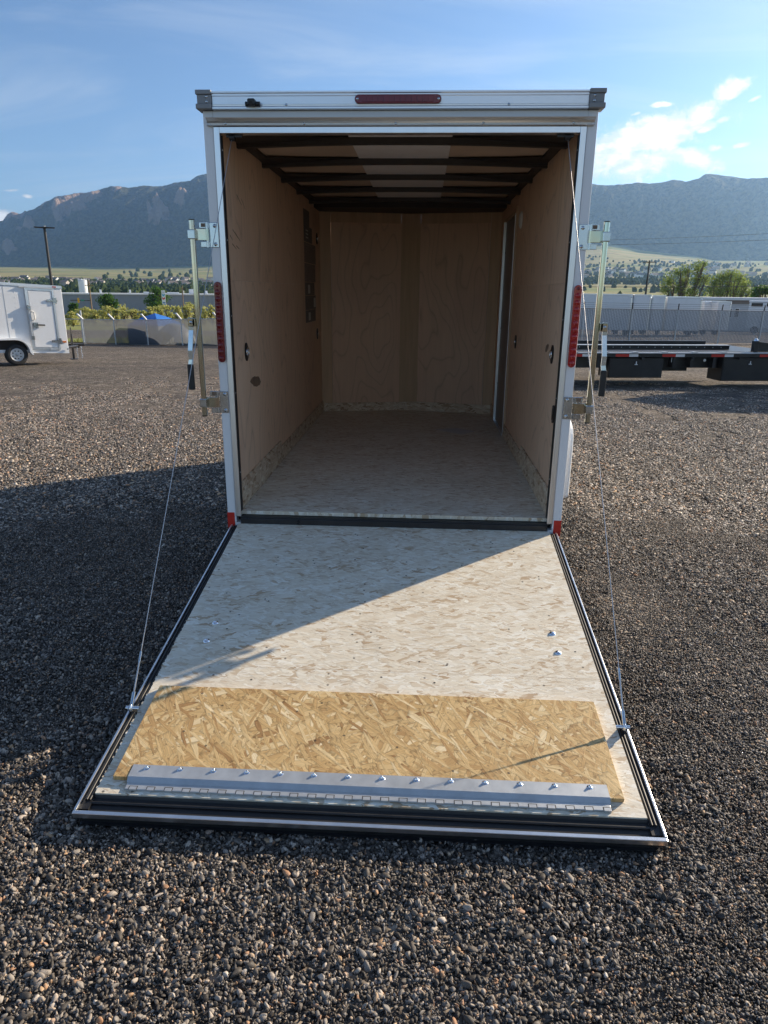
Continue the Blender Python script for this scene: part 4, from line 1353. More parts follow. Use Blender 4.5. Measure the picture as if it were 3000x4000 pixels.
def tree(name, label, loc, clumps, trunk_pts, leafmat, n, size, seed, cat='tree', group=None, shell=0.5, tr_r=0.16, crown_name='crown', trunk_name='trunk'):
    t_ = empty(name, loc)
    tag(t_, label, cat, group)
    tk = MB()
    for path in trunk_pts:
        m = len(path)
        tk.tube(path, tr_r if path[0][2] < 0.05 else tr_r * 0.55, 7, False, tr_r * 0.15)
    tk.build(trunk_name, 'bark', t_)
    leaves(MB(), clumps, n, size, seed, shell=shell).build(crown_name, leafmat, t_)
    return t_


def limbs(clumps, base_h, seed, sway=0.3):
    r = random.Random(seed)
    out = []
    cx_ = sum(c[0] for c in clumps) / len(clumps)
    top = max(c[2] for c in clumps)
    out.append([(0, 0, 0), (cx_ * 0.2, 0, base_h), (cx_ * 0.6 + r.uniform(-sway, sway), 0, (base_h + top) / 2), (cx_, 0, top)])
    for c in clumps:
        s0 = (0.15 * c[0], 0.1 * c[1], base_h * r.uniform(0.5, 1.0))
        mid = (c[0] * 0.6 + r.uniform(-sway, sway), c[1] * 0.6, (s0[2] + c[2]) / 2 - 0.1)
        out.append([s0, mid, (c[0], c[1], c[2] + c[5] * 0.4)])
        for k in range(3):
            e = (c[0] + r.uniform(-0.7, 0.7) * c[3], c[1] + r.uniform(-0.7, 0.7) * c[4], c[2] + r.uniform(0.1, 0.75) * c[5])
            out.append([mid, ((mid[0] + e[0]) / 2 + r.uniform(-.2, .2), (mid[1] + e[1]) / 2, (mid[2] + e[2]) / 2), e])
    return out


# ------------------------------------------------------------------ left: mesh-covered chain-link fence
def fence_line(P0, P1, n):
    return [(P0[0] + (P1[0] - P0[0]) * i / n, P0[1] + (P1[1] - P0[1]) * i / n) for i in range(n + 1)]


FL = fence_line((-21.0, 36.6), (-3.4, 28.6), 8)
fz = [float(gz(*p)) for p in FL]
fe = empty('chain_link_fence', (FL[0][0], FL[0][1], fz[0]))
tag(fe, 'low chain-link fence hung with grey privacy mesh, behind the parked white trailer', 'fence')
FM = Matrix.Translation((-FL[0][0], -FL[0][1], -fz[0]))
FH = 1.30
for i, (p, z) in enumerate(zip(FL, fz)):
    if i == 0:
        continue
    MB().tube([(p[0], p[1] - 0.05, z), (p[0], p[1] - 0.05, z + FH + 0.02)], 0.035, 8).xf(FM).build('post', 'galv', fe)
    MB().tube([(p[0], p[1] - 0.05, z + FH + 0.01), (p[0] - 0.10, p[1] - 0.42, z + FH + 0.30)], 0.05, 6, True).xf(FM).build('barb_arm', 'sign_white', fe)
    if i > 1:
        q, zq = FL[i - 1], fz[i - 1]
        w = MB()
        nn = 10
        for k in range(nn):
            a, b_ = k / nn, (k + 1) / nn
            bow_a, bow_b = 0.04 * sin(pi * a), 0.04 * sin(pi * b_)
            xa, ya, za = q[0] + (p[0] - q[0]) * a, q[1] + (p[1] - q[1]) * a, zq + (z - zq) * a
            xb, yb, zb2 = q[0] + (p[0] - q[0]) * b_, q[1] + (p[1] - q[1]) * b_, zq + (z - zq) * b_
            w.add([(xa, ya + bow_a, za + 0.02), (xb, yb + bow_b, zb2 + 0.02), (xb, yb + bow_b * 0.3, zb2 + FH), (xa, ya + bow_a * 0.3, za + FH)], [(0, 1, 2, 3)], True)
        w.xf(FM).build('mesh_panel', 'privacy_mesh', fe)
        MB().tube([(q[0], q[1], zq + FH + 0.005), (p[0], p[1], z + FH + 0.005)], 0.02, 6).xf(FM).build('top_rail', 'galv', fe)
gp = MB().tube([(-19.05, 35.9, -1.4), (-19.05, 35.9, 0.35)], 0.05, 8)
o = gp.xf(FM).build('gate_post', 'galv', fe)
MB().tube([(-20.9, 36.6, -0.15), (-19.05, 35.9, -0.12)], 0.025, 6).xf(FM).build('gate_rail', 'galv', fe)

# tent and covered pile behind the fence (they shade the mesh)
def along(u, back):
    """point beside the left fence: u = share along it, back = metres behind it"""
    x = FL[0][0] + (FL[-1][0] - FL[0][0]) * u
    y = FL[0][1] + (FL[-1][1] - FL[0][1]) * u
    d = Vector((FL[-1][0] - FL[0][0], FL[-1][1] - FL[0][1])).normalized()
    x, y = x + -d.y * back, y + d.x * back
    return x, y, float(gz(x, y))


x, y, z = along(0.325, 1.6)
tn = empty('canopy_tent', (x, y, z), -0.43)
tag(tn, 'pop-up tent with a bright blue peaked top behind the mesh fence', 'tent')
MB().add([(-1.15, -1.0, 1.05), (1.15, -1.0, 1.05), (1.15, 1.0, 1.05), (-1.15, 1.0, 1.05), (0, 0, 1.66), (-0.55, -0.48, 1.44), (0.55, -0.48, 1.44), (0.55, 0.48, 1.44), (-0.55, 0.48, 1.44)],
         [(0, 1, 6, 5), (1, 2, 7, 6), (2, 3, 8, 7), (3, 0, 5, 8), (5, 6, 4), (6, 7, 4), (7, 8, 4), (8, 5, 4)]).build('canopy', 'blue_tarp', tn)
MB().add([(-1.15, -1.0, 0.0), (1.15, -1.0, 0.0), (1.15, 1.0, 0.0), (-1.15, 1.0, 0.0), (-1.14, -0.99, 1.048), (1.14, -0.99, 1.048), (1.14, 0.99, 1.048), (-1.14, 0.99, 1.048)],
         [(0, 1, 5, 4), (1, 2, 6, 5), (2, 3, 7, 6), (3, 0, 4, 7)]).build('side_wall', 'grey_tarp', tn)
x, y, z = along(0.395, 1.5)
pb = empty('covered_pile', (x, y, z), -0.43)
tag(pb, 'low rounded pile under a grey sheet, right of the blue tent, behind the fence', 'pile')
pm = MB()
for j in range(7):
    for k in range(17):
        q, w_ = pi * k / 16, j / 6
        pm.v.append((1.05 * cos(q) * (0.8 + 0.25 * sin(pi * w_)), -0.8 + 1.6 * w_, 1.12 * sin(q) ** 0.7 * (0.62 + 0.38 * sin(pi * w_))))
for j in range(6):
    for k in range(16):
        pm.f.append((j * 17 + k, j * 17 + k + 1, (j + 1) * 17 + k + 1, (j + 1) * 17 + k))
        pm.s.append(True)
pm.build('cover', 'grey_tarp', pb)
x, y, z = along(0.655, 4.0)
ct = empty('skip_container', (x, y, z), -0.43)
tag(ct, 'dark green metal container with a sloping lid behind the right end of the mesh fence', 'container')
MB().prism([(-0.9, 0.0), (0.9, 0.0), (0.9, 1.62), (-0.9, 1.50)], 'x', -1.75, 1.75).build('body', 'green_metal', ct, bevel=0.02)
MB().prism([(-1.0, 1.505), (0.95, 1.63), (0.95, 1.76), (-1.0, 1.56)], 'x', -1.8, 1.8).build('lid', 'green_metal', ct, bevel=0.01)
for xx in (-1.4, -0.7, 0.0, 0.7, 1.4):
    MB().box(xx - 0.05, xx + 0.05, -0.94, -0.9, 0.1, 1.4).build('rib', 'green_metal', ct)

# ------------------------------------------------------------------ left: parked white trailer
x, y, z = spot(-30.4, 21.8)
pt = empty('parked_trailer', (x, y, z), radians(47))
tag(pt, 'white enclosed trailer parked by the mesh fence, side door and tongue facing right', 'trailer')
S_ = 1.04
PB = dict()
bot, topz = 0.36, 2.10


def pl(zl, s_):         # nose sits a little lower than the tail
    return zl - 0.055 * s_


def slab(x0, x1, y0, y1, z0, z1):
    return MB().add([(x0, y0, pl(z0, x0)), (x1, y0, pl(z0, x1)), (x1, y1, pl(z0, x1)), (x0, y1, pl(z0, x0)), (x0, y0, pl(z1, x0)), (x1, y0, pl(z1, x1)), (x1, y1, pl(z1, x1)), (x0, y1, pl(z1, x0))],
                    [(0, 3, 2, 1), (4, 5, 6, 7), (0, 1, 5, 4), (1, 2, 6, 5), (2, 3, 7, 6), (3, 0, 4, 7)])


YF = 0.13              # near side plane (wheel stands proud in its arch)
slab(-2.9, 1.43, YF, YF + 1.75, bot, topz).build('body', 'trailer_white', pt, bevel=0.015)
slab(-2.92, 1.44, YF - 0.015, YF + 1.77, topz + 0.002, topz + 0.075).build('roof_rail', 'aluminium_rail', pt)
slab(-2.9, 1.43, YF - 0.006, YF - 0.001, bot - 0.03, bot + 0.05).build('bottom_rail', 'white_paint', pt)
door = slab(0.52, 1.14, YF - 0.022, YF - 0.001, bot + 0.13, topz - 0.09).build('side_door', 'trailer_white', pt, bevel=0.006)
for (a, b_, z0, z1) in ((0.44, 0.515, bot + 0.06, topz - 0.03), (1.145, 1.20, bot + 0.06, topz - 0.03), (0.517, 1.143, bot + 0.06, bot + 0.125), (0.517, 1.143, topz - 0.085, topz - 0.03)):
    slab(a, b_, YF - 0.03, YF - 0.001, z0, z1).build('door_frame', 'aluminium', door)
slab(0.30, 1.2, YF - 0.05, YF - 0.001, topz - 0.022, topz - 0.006).build('drip_cap', 'white_paint', door)
for zz in (0.62, 1.72):
    slab(0.98, 1.26, YF - 0.05, YF - 0.031, zz + 0.02, zz + 0.07).build('hinge', 'zinc', door)
    slab(1.16, 1.24, YF - 0.055, YF - 0.031, zz - 0.03, zz + 0.13).build('hinge_plate', 'zinc', door)
slab(0.455, 0.50, YF - 0.07, YF - 0.031, 0.72, 1.62).build('lock_rod', 'galv', door)
slab(0.44, 0.52, YF - 0.09, YF - 0.03, 0.70, 0.80).build('rod_keeper', 'zinc', door)
slab(0.44, 0.52, YF - 0.09, YF - 0.03, 1.50, 1.60).build('rod_keeper', 'zinc', door)
MB().tube([(0.56, YF - 0.03, pl(1.22, .5)), (0.59, YF - 0.09, pl(1.25, .5)), (0.59, YF - 0.09, pl(1.42, .5)), (0.56, YF - 0.03, pl(1.45, .5))], 0.018, 8).build('grab_handle', 'vent_white', door)
slab(0.55, 0.66, YF - 0.07, YF - 0.023, 1.03, 1.16).build('lock_hasp', 'zinc', door)
slab(0.62, 0.84, YF - 0.08, YF - 0.05, 1.08, 1.115).build('lock_handle', 'black_plastic', door)
for xx in (0.90, 1.37):
    slab(xx, xx + 0.05, YF - 0.06, YF - 0.024, 0.36 + 0.06, 0.36 + 0.12).build('door_stop', 'galv', pt)
for xx in (-1.6, -1.0, -0.42, 0.18):
    for k in range(10):
        MB().dome((xx, YF - 0.0005, pl(0.72 + 0.135 * k, xx)), (0, -1, 0), 0.012, 0.006, 6, 2).build('rivet', 'white_paint', pt)
for xx in (-2.2, -1.3, -0.1):
    slab(xx, xx + 0.012, YF - 0.003, YF - 0.0005, bot + 0.06, topz - 0.01).build('panel_seam', 'galv', pt)
slab(1.28, 1.38, YF - 0.02, YF - 0.001, 0.63, 0.67).build('marker_light', 'amber', pt)
slab(1.18, 1.28, YF - 0.03, YF - 0.016, topz + 0.02, topz + 0.05).build('marker_light', 'red_lens', pt)
# tandem wheels, fender
for i, xx in enumerate((0.0, -0.92)):
    prof = [(-0.03, 0.17), (-0.045, 0.24), (-0.02, 0.285), (0.12, 0.285), (0.15, 0.24)]
    n = 32
    wm = MB().add([(xx + pr * cos(2 * pi * k / n), YF - 0.06 + py, 0.285 + pr * sin(2 * pi * k / n)) for py, pr in prof for k in range(n)],
                  [(j * n + k, j * n + (k + 1) % n, (j + 1) * n + (k + 1) % n, (j + 1) * n + k) for j in range(len(prof) - 1) for k in range(n)], True)
    wo = wm.build('wheel', 'tyre', pt)
    rm = MB().ring((xx, YF - 0.085, 0.285), (0, 1, 0), 0.165, 0.014, 28, 6)
    rm.prism([(xx + 0.155 * cos(2 * pi * k / 24), 0.285 + 0.155 * sin(2 * pi * k / 24)) for k in range(24)], 'y', YF - 0.068, YF - 0.05)
    ro = rm.build('rim', 'rim', wo)
    MB().dome((xx, YF - 0.068, 0.285), (0, -1, 0), 0.045, 0.03, 14, 3).build('hub_cap', 'galv', wo)
    for k in range(8):
        q = 2 * pi * k / 8 + 0.3
        MB().prism([(xx + 0.108 * cos(q) + 0.018 * cos(w_ * pi / 4), 0.285 + 0.108 * sin(q) + 0.018 * sin(w_ * pi / 4)) for w_ in range(8)], 'y', YF - 0.0695, YF - 0.0685).build('rim_hole', 'dark_gap', wo)
def arch(r, flat):
    pts_ = [(0.42, 0.27)]
    for k in range(0, 9):
        q = k / 8 * pi * 0.5
        pts_.append((0.36 * cos(q) * 1.08 + 0.0, 0.34 + (r - 0.34) * sin(q)))
    pts_.append((-0.46, r))
    pts_.append((-0.46, r - 0.04))
    pts_.append((-0.02, r - 0.05))
    for k in range(8, -1, -1):
        q = k / 8 * pi * 0.5
        pts_.append((0.33 * cos(q) * 1.0 + 0.0, 0.34 + (r - 0.055 - 0.34) * sin(q)))
    pts_.append((0.385, 0.27))
    return pts_
MB().prism(arch(0.735, 0), 'y', YF - 0.16, YF - 0.001).build('fender', 'white_paint', pt)
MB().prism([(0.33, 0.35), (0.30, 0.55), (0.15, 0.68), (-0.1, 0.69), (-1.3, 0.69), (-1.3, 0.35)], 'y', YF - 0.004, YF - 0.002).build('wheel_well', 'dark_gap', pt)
# tongue, jack, chains
slab(1.43, 2.05, YF + 0.82, YF + 0.92, 0.43, 0.55).build('tongue', 'black_paint', pt)
MB().tube([(1.43, YF + 0.2, 0.40), (2.0, YF + 0.84, 0.38)], 0.04, 6).build('tongue_rail', 'black_paint', pt)
MB().tube([(1.43, YF + 1.5, 0.40), (2.0, YF + 0.9, 0.38)], 0.04, 6).build('tongue_rail', 'black_paint', pt)
MB().box(2.0, 2.22, YF + 0.81, YF + 0.93, 0.37, 0.45).build('coupler', 'black_paint', pt, bevel=0.02)
jk = MB().tube([(1.83, YF + 0.78, 0.02), (1.83, YF + 0.78, 0.74)], 0.034, 8).build('jack', 'black_paint', pt)
MB().tube([(1.83, YF + 0.78, 0.74), (1.83, YF + 0.78, 0.93)], 0.018, 6).build('jack_crank', 'black_paint', jk)
MB().box(1.74, 1.92, YF + 0.69, YF + 0.87, 0.0, 0.02).build('jack_foot', 'black_paint', jk)
for xx in (1.93, 2.06):
    ch = MB()
    for k in range(9):
        zz = 0.36 - 0.04 * k
        ch.ring((xx + 0.012 * sin(k * 1.3), YF + 0.72, zz), (1, 0, 0) if k % 2 else (0, 1, 0), 0.018, 0.0065, 10, 5, 0.7)
    o = ch.build('safety_chain', 'chrome', pt)
    o['kind'] = 'stuff'

# ------------------------------------------------------------------ poles, signal, sign, warehouse, tank
def pole_obj(name, label, azd, dist, el_top, r, mat, cat='pole', zoff=0.0):
    x, y, z = spot(azd, dist)
    h = zat(el_top, dist) - z
    o = empty(name, (x, y, z), -radians(azd))
    tag(o, label, cat)
    MB().tube([(0, 0, -0.2), (0, 0, h)], r, 8, True, r * 0.7).build('pole', mat, o)
    return o, h


o, h = pole_obj('light_pole', 'tall dark parking-lot light pole rising behind the parked white trailer', -27.57, 62, 3.95, 0.13, 'dark_pole', 'street light')
for s in (-1, 1):
    MB().box(min(s * 0.1, s * 0.72), max(s * 0.1, s * 0.72), -0.16, 0.16, h - 0.02, h + 0.07).build('lamp_head', 'dark_pole', o, bevel=0.02)
MB().box(-0.12, 0.12, -0.55, 0.55, h - 0.03, h + 0.06).build('lamp_arm', 'dark_pole', o)
MB().tube([(0, 0, h + 0.05), (0, 0, h + 0.14)], 0.08, 8).build('photocell', 'galv', o)
o, h = pole_obj('light_pole', 'thin dark light pole beyond the right-hand fence, left of the trees', 16.75, 115, 2.16, 0.17, 'dark_pole', 'street light')
MB().box(-0.95, 0.95, -0.12, 0.12, h - 0.05, h + 0.08).build('lamp_arm', 'dark_pole', o, bevel=0.02)
MB().tube([(0, 0, h), (0, 0, h + 0.25)], 0.09, 8).build('photocell', 'dark_pole', o)

o, h = pole_obj('utility_pole', 'leaning brown wooden pole carrying a traffic signal arm, beside the white tank', -25.1, 175, 0.52, 0.17, 'wood_pole', 'utility pole')
MB().box(-0.9, 0.9, -0.06, 0.06, h - 1.15, h - 1.0).build('cross_arm', 'wood_pole', o)
MB().tube([(-0.1, -0.1, h - 4.3), (-4.2, -0.1, h - 4.25)], 0.09, 8).build('signal_arm', 'dark_pole', o)
MB().box(-2.75, -2.35, -0.4, -0.12, h - 4.8, h - 3.75).build('signal_head', 'signal_yellow', o, bevel=0.03)
MB().box(-2.05, -1.35, -0.2, -0.12, h - 4.42, h - 4.1).build('street_sign', 'sign_green', o)
o, h = pole_obj('utility_pole', 'thin brown utility pole standing in front of the long warehouse', -18.57, 190, 0.22, 0.15, 'wood_pole', 'utility pole')
MB().box(-0.7, 0.7, -0.06, 0.06, h - 0.9, h - 0.75).build('cross_arm', 'wood_pole', o)
MB().tube([(0.25, -0.2, h - 1.9), (0.25, -0.2, h - 1.2)], 0.16, 8).build('transformer', 'galv', o)

# petrol-station pylon sign
x, y, _ = spot(-19.97, 205)
zt_, zb_ = zat(-0.13, 205), zat(-1.42, 205)
sg = empty('pylon_sign', (x, y, zb_ - 2.5), radians(19.97) * 1.0)
tag(sg, 'tall white fuel-station sign with blue and red chevrons in front of a tree', 'sign')
Hs = zt_ - zb_ + 2.5
MB().box(-0.5, 0.5, -0.12, 0.12, 2.2, Hs).build('panel', 'sign_white', sg, bevel=0.03)
MB().box(-0.25, 0.25, -0.08, 0.08, -1.5, 2.199).build('sign_post', 'galv', sg)
MB().box(-0.45, 0.45, -0.135, -0.121, 2.3, 3.55).build('price_panel', 'sign_blue', sg)
for k, m in enumerate(('sign_light_blue', 'sign_red')):
    zc_ = Hs - 1.15 - 0.88 * k
    MB().prism([(-0.36, zc_ + 0.30), (0, zc_ + 0.02), (0.36, zc_ + 0.30), (0.36, zc_ - 0.14), (0, zc_ - 0.44), (-0.36, zc_ - 0.14)], 'y', -0.14, -0.121).build('chevron', m, sg)
text_mesh('sign_lettering', 'Chevron', 0.24, 'sign_blue', sg, (0, -0.135, Hs - 0.5), (pi / 2, 0, 0), 0.006)
MB().box(-0.36, 0.36, -0.13, -0.121, 3.75, 4.05).build('price_lettering', 'sign_blue', sg)
MB().box(-0.33, 0.33, -0.142, -0.136, 2.95, 3.2).build('price_lettering', 'sign_white', sg)

# warehouse (long, grey, white roof edge)
D0 = 330.0
x, y, _ = spot(-21.7, D0)
zb_ = zat(-2.3, D0)
wh = empty('warehouse', (x, y, zb_), radians(21.7) + 0.015)
tag(wh, 'long low grey metal warehouse with a white roof edge, behind the bushes', 'warehouse')
hW = zat(-0.47, D0) - zb_
MB().box(-42, 40, 0, 30, 0, hW).build('wall', 'warehouse_wall', wh)
MB().box(-42.4, 40.4, -0.5, 30.4, hW + 0.01, hW + 0.55).build('roof_edge', 'warehouse_roof', wh)
for k in range(40):
    xx = -41 + 2.05 * k
    MB().box(xx, xx + 0.12, -0.09, -0.01, 0, hW - 0.02).build('wall_rib', 'warehouse_wall', wh)
for (xx, w_, h_) in ((-16.0, 0.8, 1.5), (-4.0, 0.8, 1.5), (21.5, 2.6, 2.0), (28.5, 0.9, 1.4), (2.0, 3.5, 0.7), (12.0, 5.0, 0.6)):
    MB().box(xx, xx + w_, 6, 6 + w_, hW + 0.56, hW + 0.56 + h_).build('roof_unit', 'warehouse_roof', wh, bevel=0.05)
MB().box(33.0, 39.9, -0.14, -0.1, 0.0, hW - 0.3).build('pale_bay', 'building_wall', wh)

D1 = 380.0
x, y, _ = spot(-25.52, D1)
zb_ = zat(-2.0, D1)
tk_ = empty('storage_tank', (x, y, zb_))
tag(tk_, 'tall white cylindrical storage tank rising behind the warehouse roof', 'tank')
hT = zat(0.5, D1) - zb_
MB().tube([(0, 0, 0), (0, 0, hT)], 2.0, 24).build('shell', 'tank_white', tk_)
MB().dome((0, 0, hT), (0, 0, 1), 2.0, 0.5, 24, 4).build('top', 'tank_white', tk_)
MB().ring((0, 0, hT - 0.1), (0, 0, 1), 2.02, 0.09, 24, 6).build('top_rim', 'galv', tk_)
for k in range(9):
    q = 2 * pi * k / 9
    MB().tube([(1.9 * cos(q), 1.9 * sin(q), hT), (1.9 * cos(q), 1.9 * sin(q), hT + 1.0)], 0.06, 5).build('rail_post', 'tank_white', tk_)

# trees in front of the warehouse
def at_dist(azd, dist, eld):
    x, y, _ = spot(azd, dist)
    return x, y, zat(eld, dist)


def std_tree(name, label, azd, dist, el_b, el_t, width_deg, leafmat, n, size, seed, nclump=9, group=None, cat='tree', vase=False, shell=0.5, low=0.25):
    x, y, z = at_dist(azd, dist, el_b)
    h = zat(el_t, dist) - z
    w = dist * tan(radians(width_deg)) / 2
    r = random.Random(seed)
    cl = []
    for k in range(nclump):
        q = 2 * pi * k / nclump + r.uniform(-0.3, 0.3)
        f = r.uniform(0.25, 0.72)
        hz_ = h * (low + (0.92 - low) * r.random())
        fl_ = 1 - 0.75 * max(0, (hz_ / h - 0.55) / 0.45) ** 1.5
        if vase:
            fl_ = 0.45 + 0.75 * hz_ / h
        cl.append((cos(q) * w * f * fl_, sin(q) * w * f * fl_, hz_, w * r.uniform(0.30, 0.48), w * r.uniform(0.30, 0.48), h * r.uniform(0.09, 0.17)))
    cl.append((0, 0, h * 0.84, w * 0.42, w * 0.42, h * 0.13))
    cl.append((0, 0, h * 0.55, w * 0.6, w * 0.6, h * 0.2))
    return tree(name, label, (x, y, z), cl, limbs(cl, h * 0.22, seed, w * 0.08), leafmat, n, size, seed, cat, group, shell, tr_r=max(0.05, h * 0.022))


std_tree('leafy_tree', 'dense green tree in front of the warehouse, left of the station sign', -23.9, 235, -2.25, -0.36, 1.9, 'leaf_green', 2600, 0.34, 21, 12, low=0.15)
std_tree('leafy_tree', 'larger dense green tree standing behind the chevron sign', -20.4, 240, -2.25, 0.12, 2.15, 'leaf_green', 3000, 0.36, 22, 13, low=0.15)
std_tree('leafy_tree', 'green tree half hidden behind the nose of the parked trailer', -26.35, 190, -2.4, -1.0, 1.0, 'leaf_green', 1200, 0.3, 23, 8, low=0.15)
for k, (a, el_, w_) in enumerate(((-26.5, -1.62, 0.9), (-25.55, -1.28, 1.0), (-25.0, -1.5, 0.7), (-24.15, -1.2, 1.1), (-23.5, -1.42, 0.7), (-22.9, -1.22, 1.05), (-22.1, -1.42, 0.8), (-21.5, -1.55, 0.7), (-20.85, -1.25, 0.95),
                                  (-20.3, -1.12, 0.9), (-19.6, -1.18, 0.9), (-18.95, -1.2, 0.9), (-18.3, -1.06, 0.8), (-17.75, -1.1, 0.8), (-17.1, -1.2, 0.8), (-16.5, -1.1, 0.8), (-15.8, -1.15, 0.9))):
    d_ = 76 + 5 * ((k * 7) % 4)
    std_tree('bush', 'yellow-green bush behind the mesh fence, %s from the left in the row' % ORD[k], a, d_, -2.75, el_, w_ * 1.5, 'leaf_yellow', 800, 0.13, 300 + k, 7, 'bushes in a row behind the mesh fence', 'bush', True, 0.6, 0.2)
# weeds behind the fence
wd = MB()
g = np.random.default_rng(4)
for i in range(3800):
    u, bk = g.random() * 0.95 + 0.0, g.uniform(0.6, 26)
    x, y, z = along(u, bk)
    h_ = g.uniform(0.15, 0.5)
    q = g.uniform(0, 6.28)
    dx, dy = 0.05 * cos(q), 0.05 * sin(q)
    lx, ly = g.normal(0, 0.08), g.normal(0, 0.08)
    wd.add([(x - dx, y - dy, z), (x + dx, y + dy, z), (x + lx, y + ly, z + h_)], [(0, 1, 2)])
tag(wd.build('weeds', 'weed'), 'rough yellow-green weeds growing behind the mesh fence', 'weeds', kind='stuff')
vb = MB()
for i in range(24):
    for j in range(10):
        (x0, y0, z0), (x1, y1, z1) = along(i / 24 * 1.3 - 0.3, 0.6 + j * 2.6), along((i + 1) / 24 * 1.3 - 0.3, 0.6 + j * 2.6)
        (x2, y2, z2), (x3, y3, z3) = along((i + 1) / 24 * 1.3 - 0.3, 0.6 + (j + 1) * 2.6), along(i / 24 * 1.3 - 0.3, 0.6 + (j + 1) * 2.6)
        vb.add([(x0, y0, z0 + 0.03), (x1, y1, z1 + 0.03), (x2, y2, z2 + 0.03), (x3, y3, z3 + 0.03)], [(0, 1, 2, 3)])
vb.build('grass_verge', 'hill_grass')['kind'] = 'structure'

# ------------------------------------------------------------------ right: slatted fence
FR = fence_line((3.0, 32.0), (27.5, 41.2), 9)
frz = [float(gz(*p)) for p in FR]
fr = empty('slatted_fence', (FR[0][0], FR[0][1], frz[0]))
tag(fr, 'grey slatted chain-link fence with barbed wire, behind the black flatbed trailer', 'fence')
RM2 = Matrix.Translation((-FR[0][0], -FR[0][1], -frz[0]))
HR = 1.80
slm = MB()
dv = Vector((FR[-1][0] - FR[0][0], FR[-1][1] - FR[0][1]))
Ltot = dv.length
dv.normalize()
ns = int(Ltot / 0.098)
for i in range(ns):
    s_ = (i + 0.5) * Ltot / ns
    x, y = FR[0][0] + dv.x * s_, FR[0][1] + dv.y * s_
    z = float(gz(x, y))
    hw = 0.031
    nx, ny = -dv.y * 0.004, dv.x * 0.004
    slm.add([(x - dv.x * hw, y - dv.y * hw, z + 0.05), (x + dv.x * hw, y + dv.y * hw, z + 0.05), (x + dv.x * hw, y + dv.y * hw, z + HR), (x - dv.x * hw, y - dv.y * hw, z + HR),
             (x - dv.x * hw + nx, y - dv.y * hw + ny, z + 0.05), (x + dv.x * hw + nx, y + dv.y * hw + ny, z + 0.05), (x + dv.x * hw + nx, y + dv.y * hw + ny, z + HR), (x - dv.x * hw + nx, y - dv.y * hw + ny, z + HR)],
            [(0, 1, 2, 3), (7, 6, 5, 4), (0, 3, 7, 4), (1, 5, 6, 2)])
o = slm.xf(RM2).build('slats', 'slat_grey', fr)
o['kind'] = 'stuff'
wr_ = MB()
for i in range(int(Ltot / 0.075)):
    s_ = i * 0.075
    for sg_ in (-1, 1):
        a0 = (FR[0][0] + dv.x * s_, FR[0][1] + dv.y * s_)
        a1 = (FR[0][0] + dv.x * (s_ + sg_ * 0.9), FR[0][1] + dv.y * (s_ + sg_ * 0.9))
        z0, z1 = float(gz(*a0)), float(gz(*a1))
        wr_.tube([(a0[0], a0[1] - 0.02, z0 + 0.05), (a1[0], a1[1] - 0.02, z1 + HR)], 0.003, 3, False)
o = wr_.xf(RM2).build('wire_mesh', 'galv', fr)
o['kind'] = 'stuff'
for i, (p, z) in enumerate(zip(FR, frz)):
    MB().tube([(p[0], p[1] - 0.06, z), (p[0], p[1] - 0.06, z + HR + 0.02)], 0.036, 8).xf(RM2).build('post', 'galv', fr)
    MB().tube([(p[0], p[1] - 0.06, z + HR), (p[0] - 0.06, p[1] - 0.25, z + HR + 0.32)], 0.03, 6).xf(RM2).build('barb_arm', 'dark_pole', fr)
    if i:
        q, zq = FR[i - 1], frz[i - 1]
        MB().tube([(q[0], q[1] - 0.03, zq + HR + 0.01), (p[0], p[1] - 0.03, z + HR + 0.01)], 0.022, 6).xf(RM2).build('top_rail', 'slat_grey', fr)
for k in range(3):
    MB().tube([(p[0] - 0.02 * (k + 1), p[1] - 0.06 - 0.06 * (k + 1), z + HR + 0.1 * (k + 1)) for p, z in zip(FR, frz)], 0.006, 4, False).xf(RM2).build('barbed_wire', 'dark_pole', fr)

# white box trailers beyond the fence
def box_trailer(label, az0, az1, dist, el_t, depth, seed, door=True):
    x0, y0, z0 = spot(az0, dist)
    x1, y1, z1 = spot(az1, dist + 0.8)
    w = math.hypot(x1 - x0, y1 - y0)
    rz_ = math.atan2(y1 - y0, x1 - x0)
    o = empty('box_trailer', ((x0 + x1) / 2, (y0 + y1) / 2, (z0 + z1) / 2), rz_)
    tag(o, label, 'trailer', None)
    h = zat(el_t, dist) - (z0 + z1) / 2
    MB().box(-w / 2, w / 2, 0, depth, 0.45, h - 0.1).build('body', 'trailer_white', o, bevel=0.03)
    MB().box(-w / 2 - 0.01, w / 2 + 0.01, -0.02, depth + 0.02, h - 0.098, h).build('roof_rail', 'aluminium_rail', o)
    MB().box(w / 2 - 0.10, w / 2 + 0.012, -0.015, -0.002, 0.45, h - 0.1).build('corner_trim', 'aluminium', o)
    MB().dome((w / 2 - 0.05, -0.02, h - 0.22), (0, -1, 0), 0.06, 0.03, 10, 2).build('corner_light', 'chrome', o)
    if door:
        MB().box(-w / 2 + 0.1, w / 2 - 0.14, -0.012, -0.001, 0.55, h - 0.2).build('door', 'white_paint', o, bevel=0.008)
    for sx in (-1, 1):
        MB().tube([(sx * (w / 2 - 0.15), depth * 0.5, 0.33), (sx * (w / 2 + 0.05), depth * 0.5, 0.33)], 0.33, 16).build('wheel', 'tyre', o)


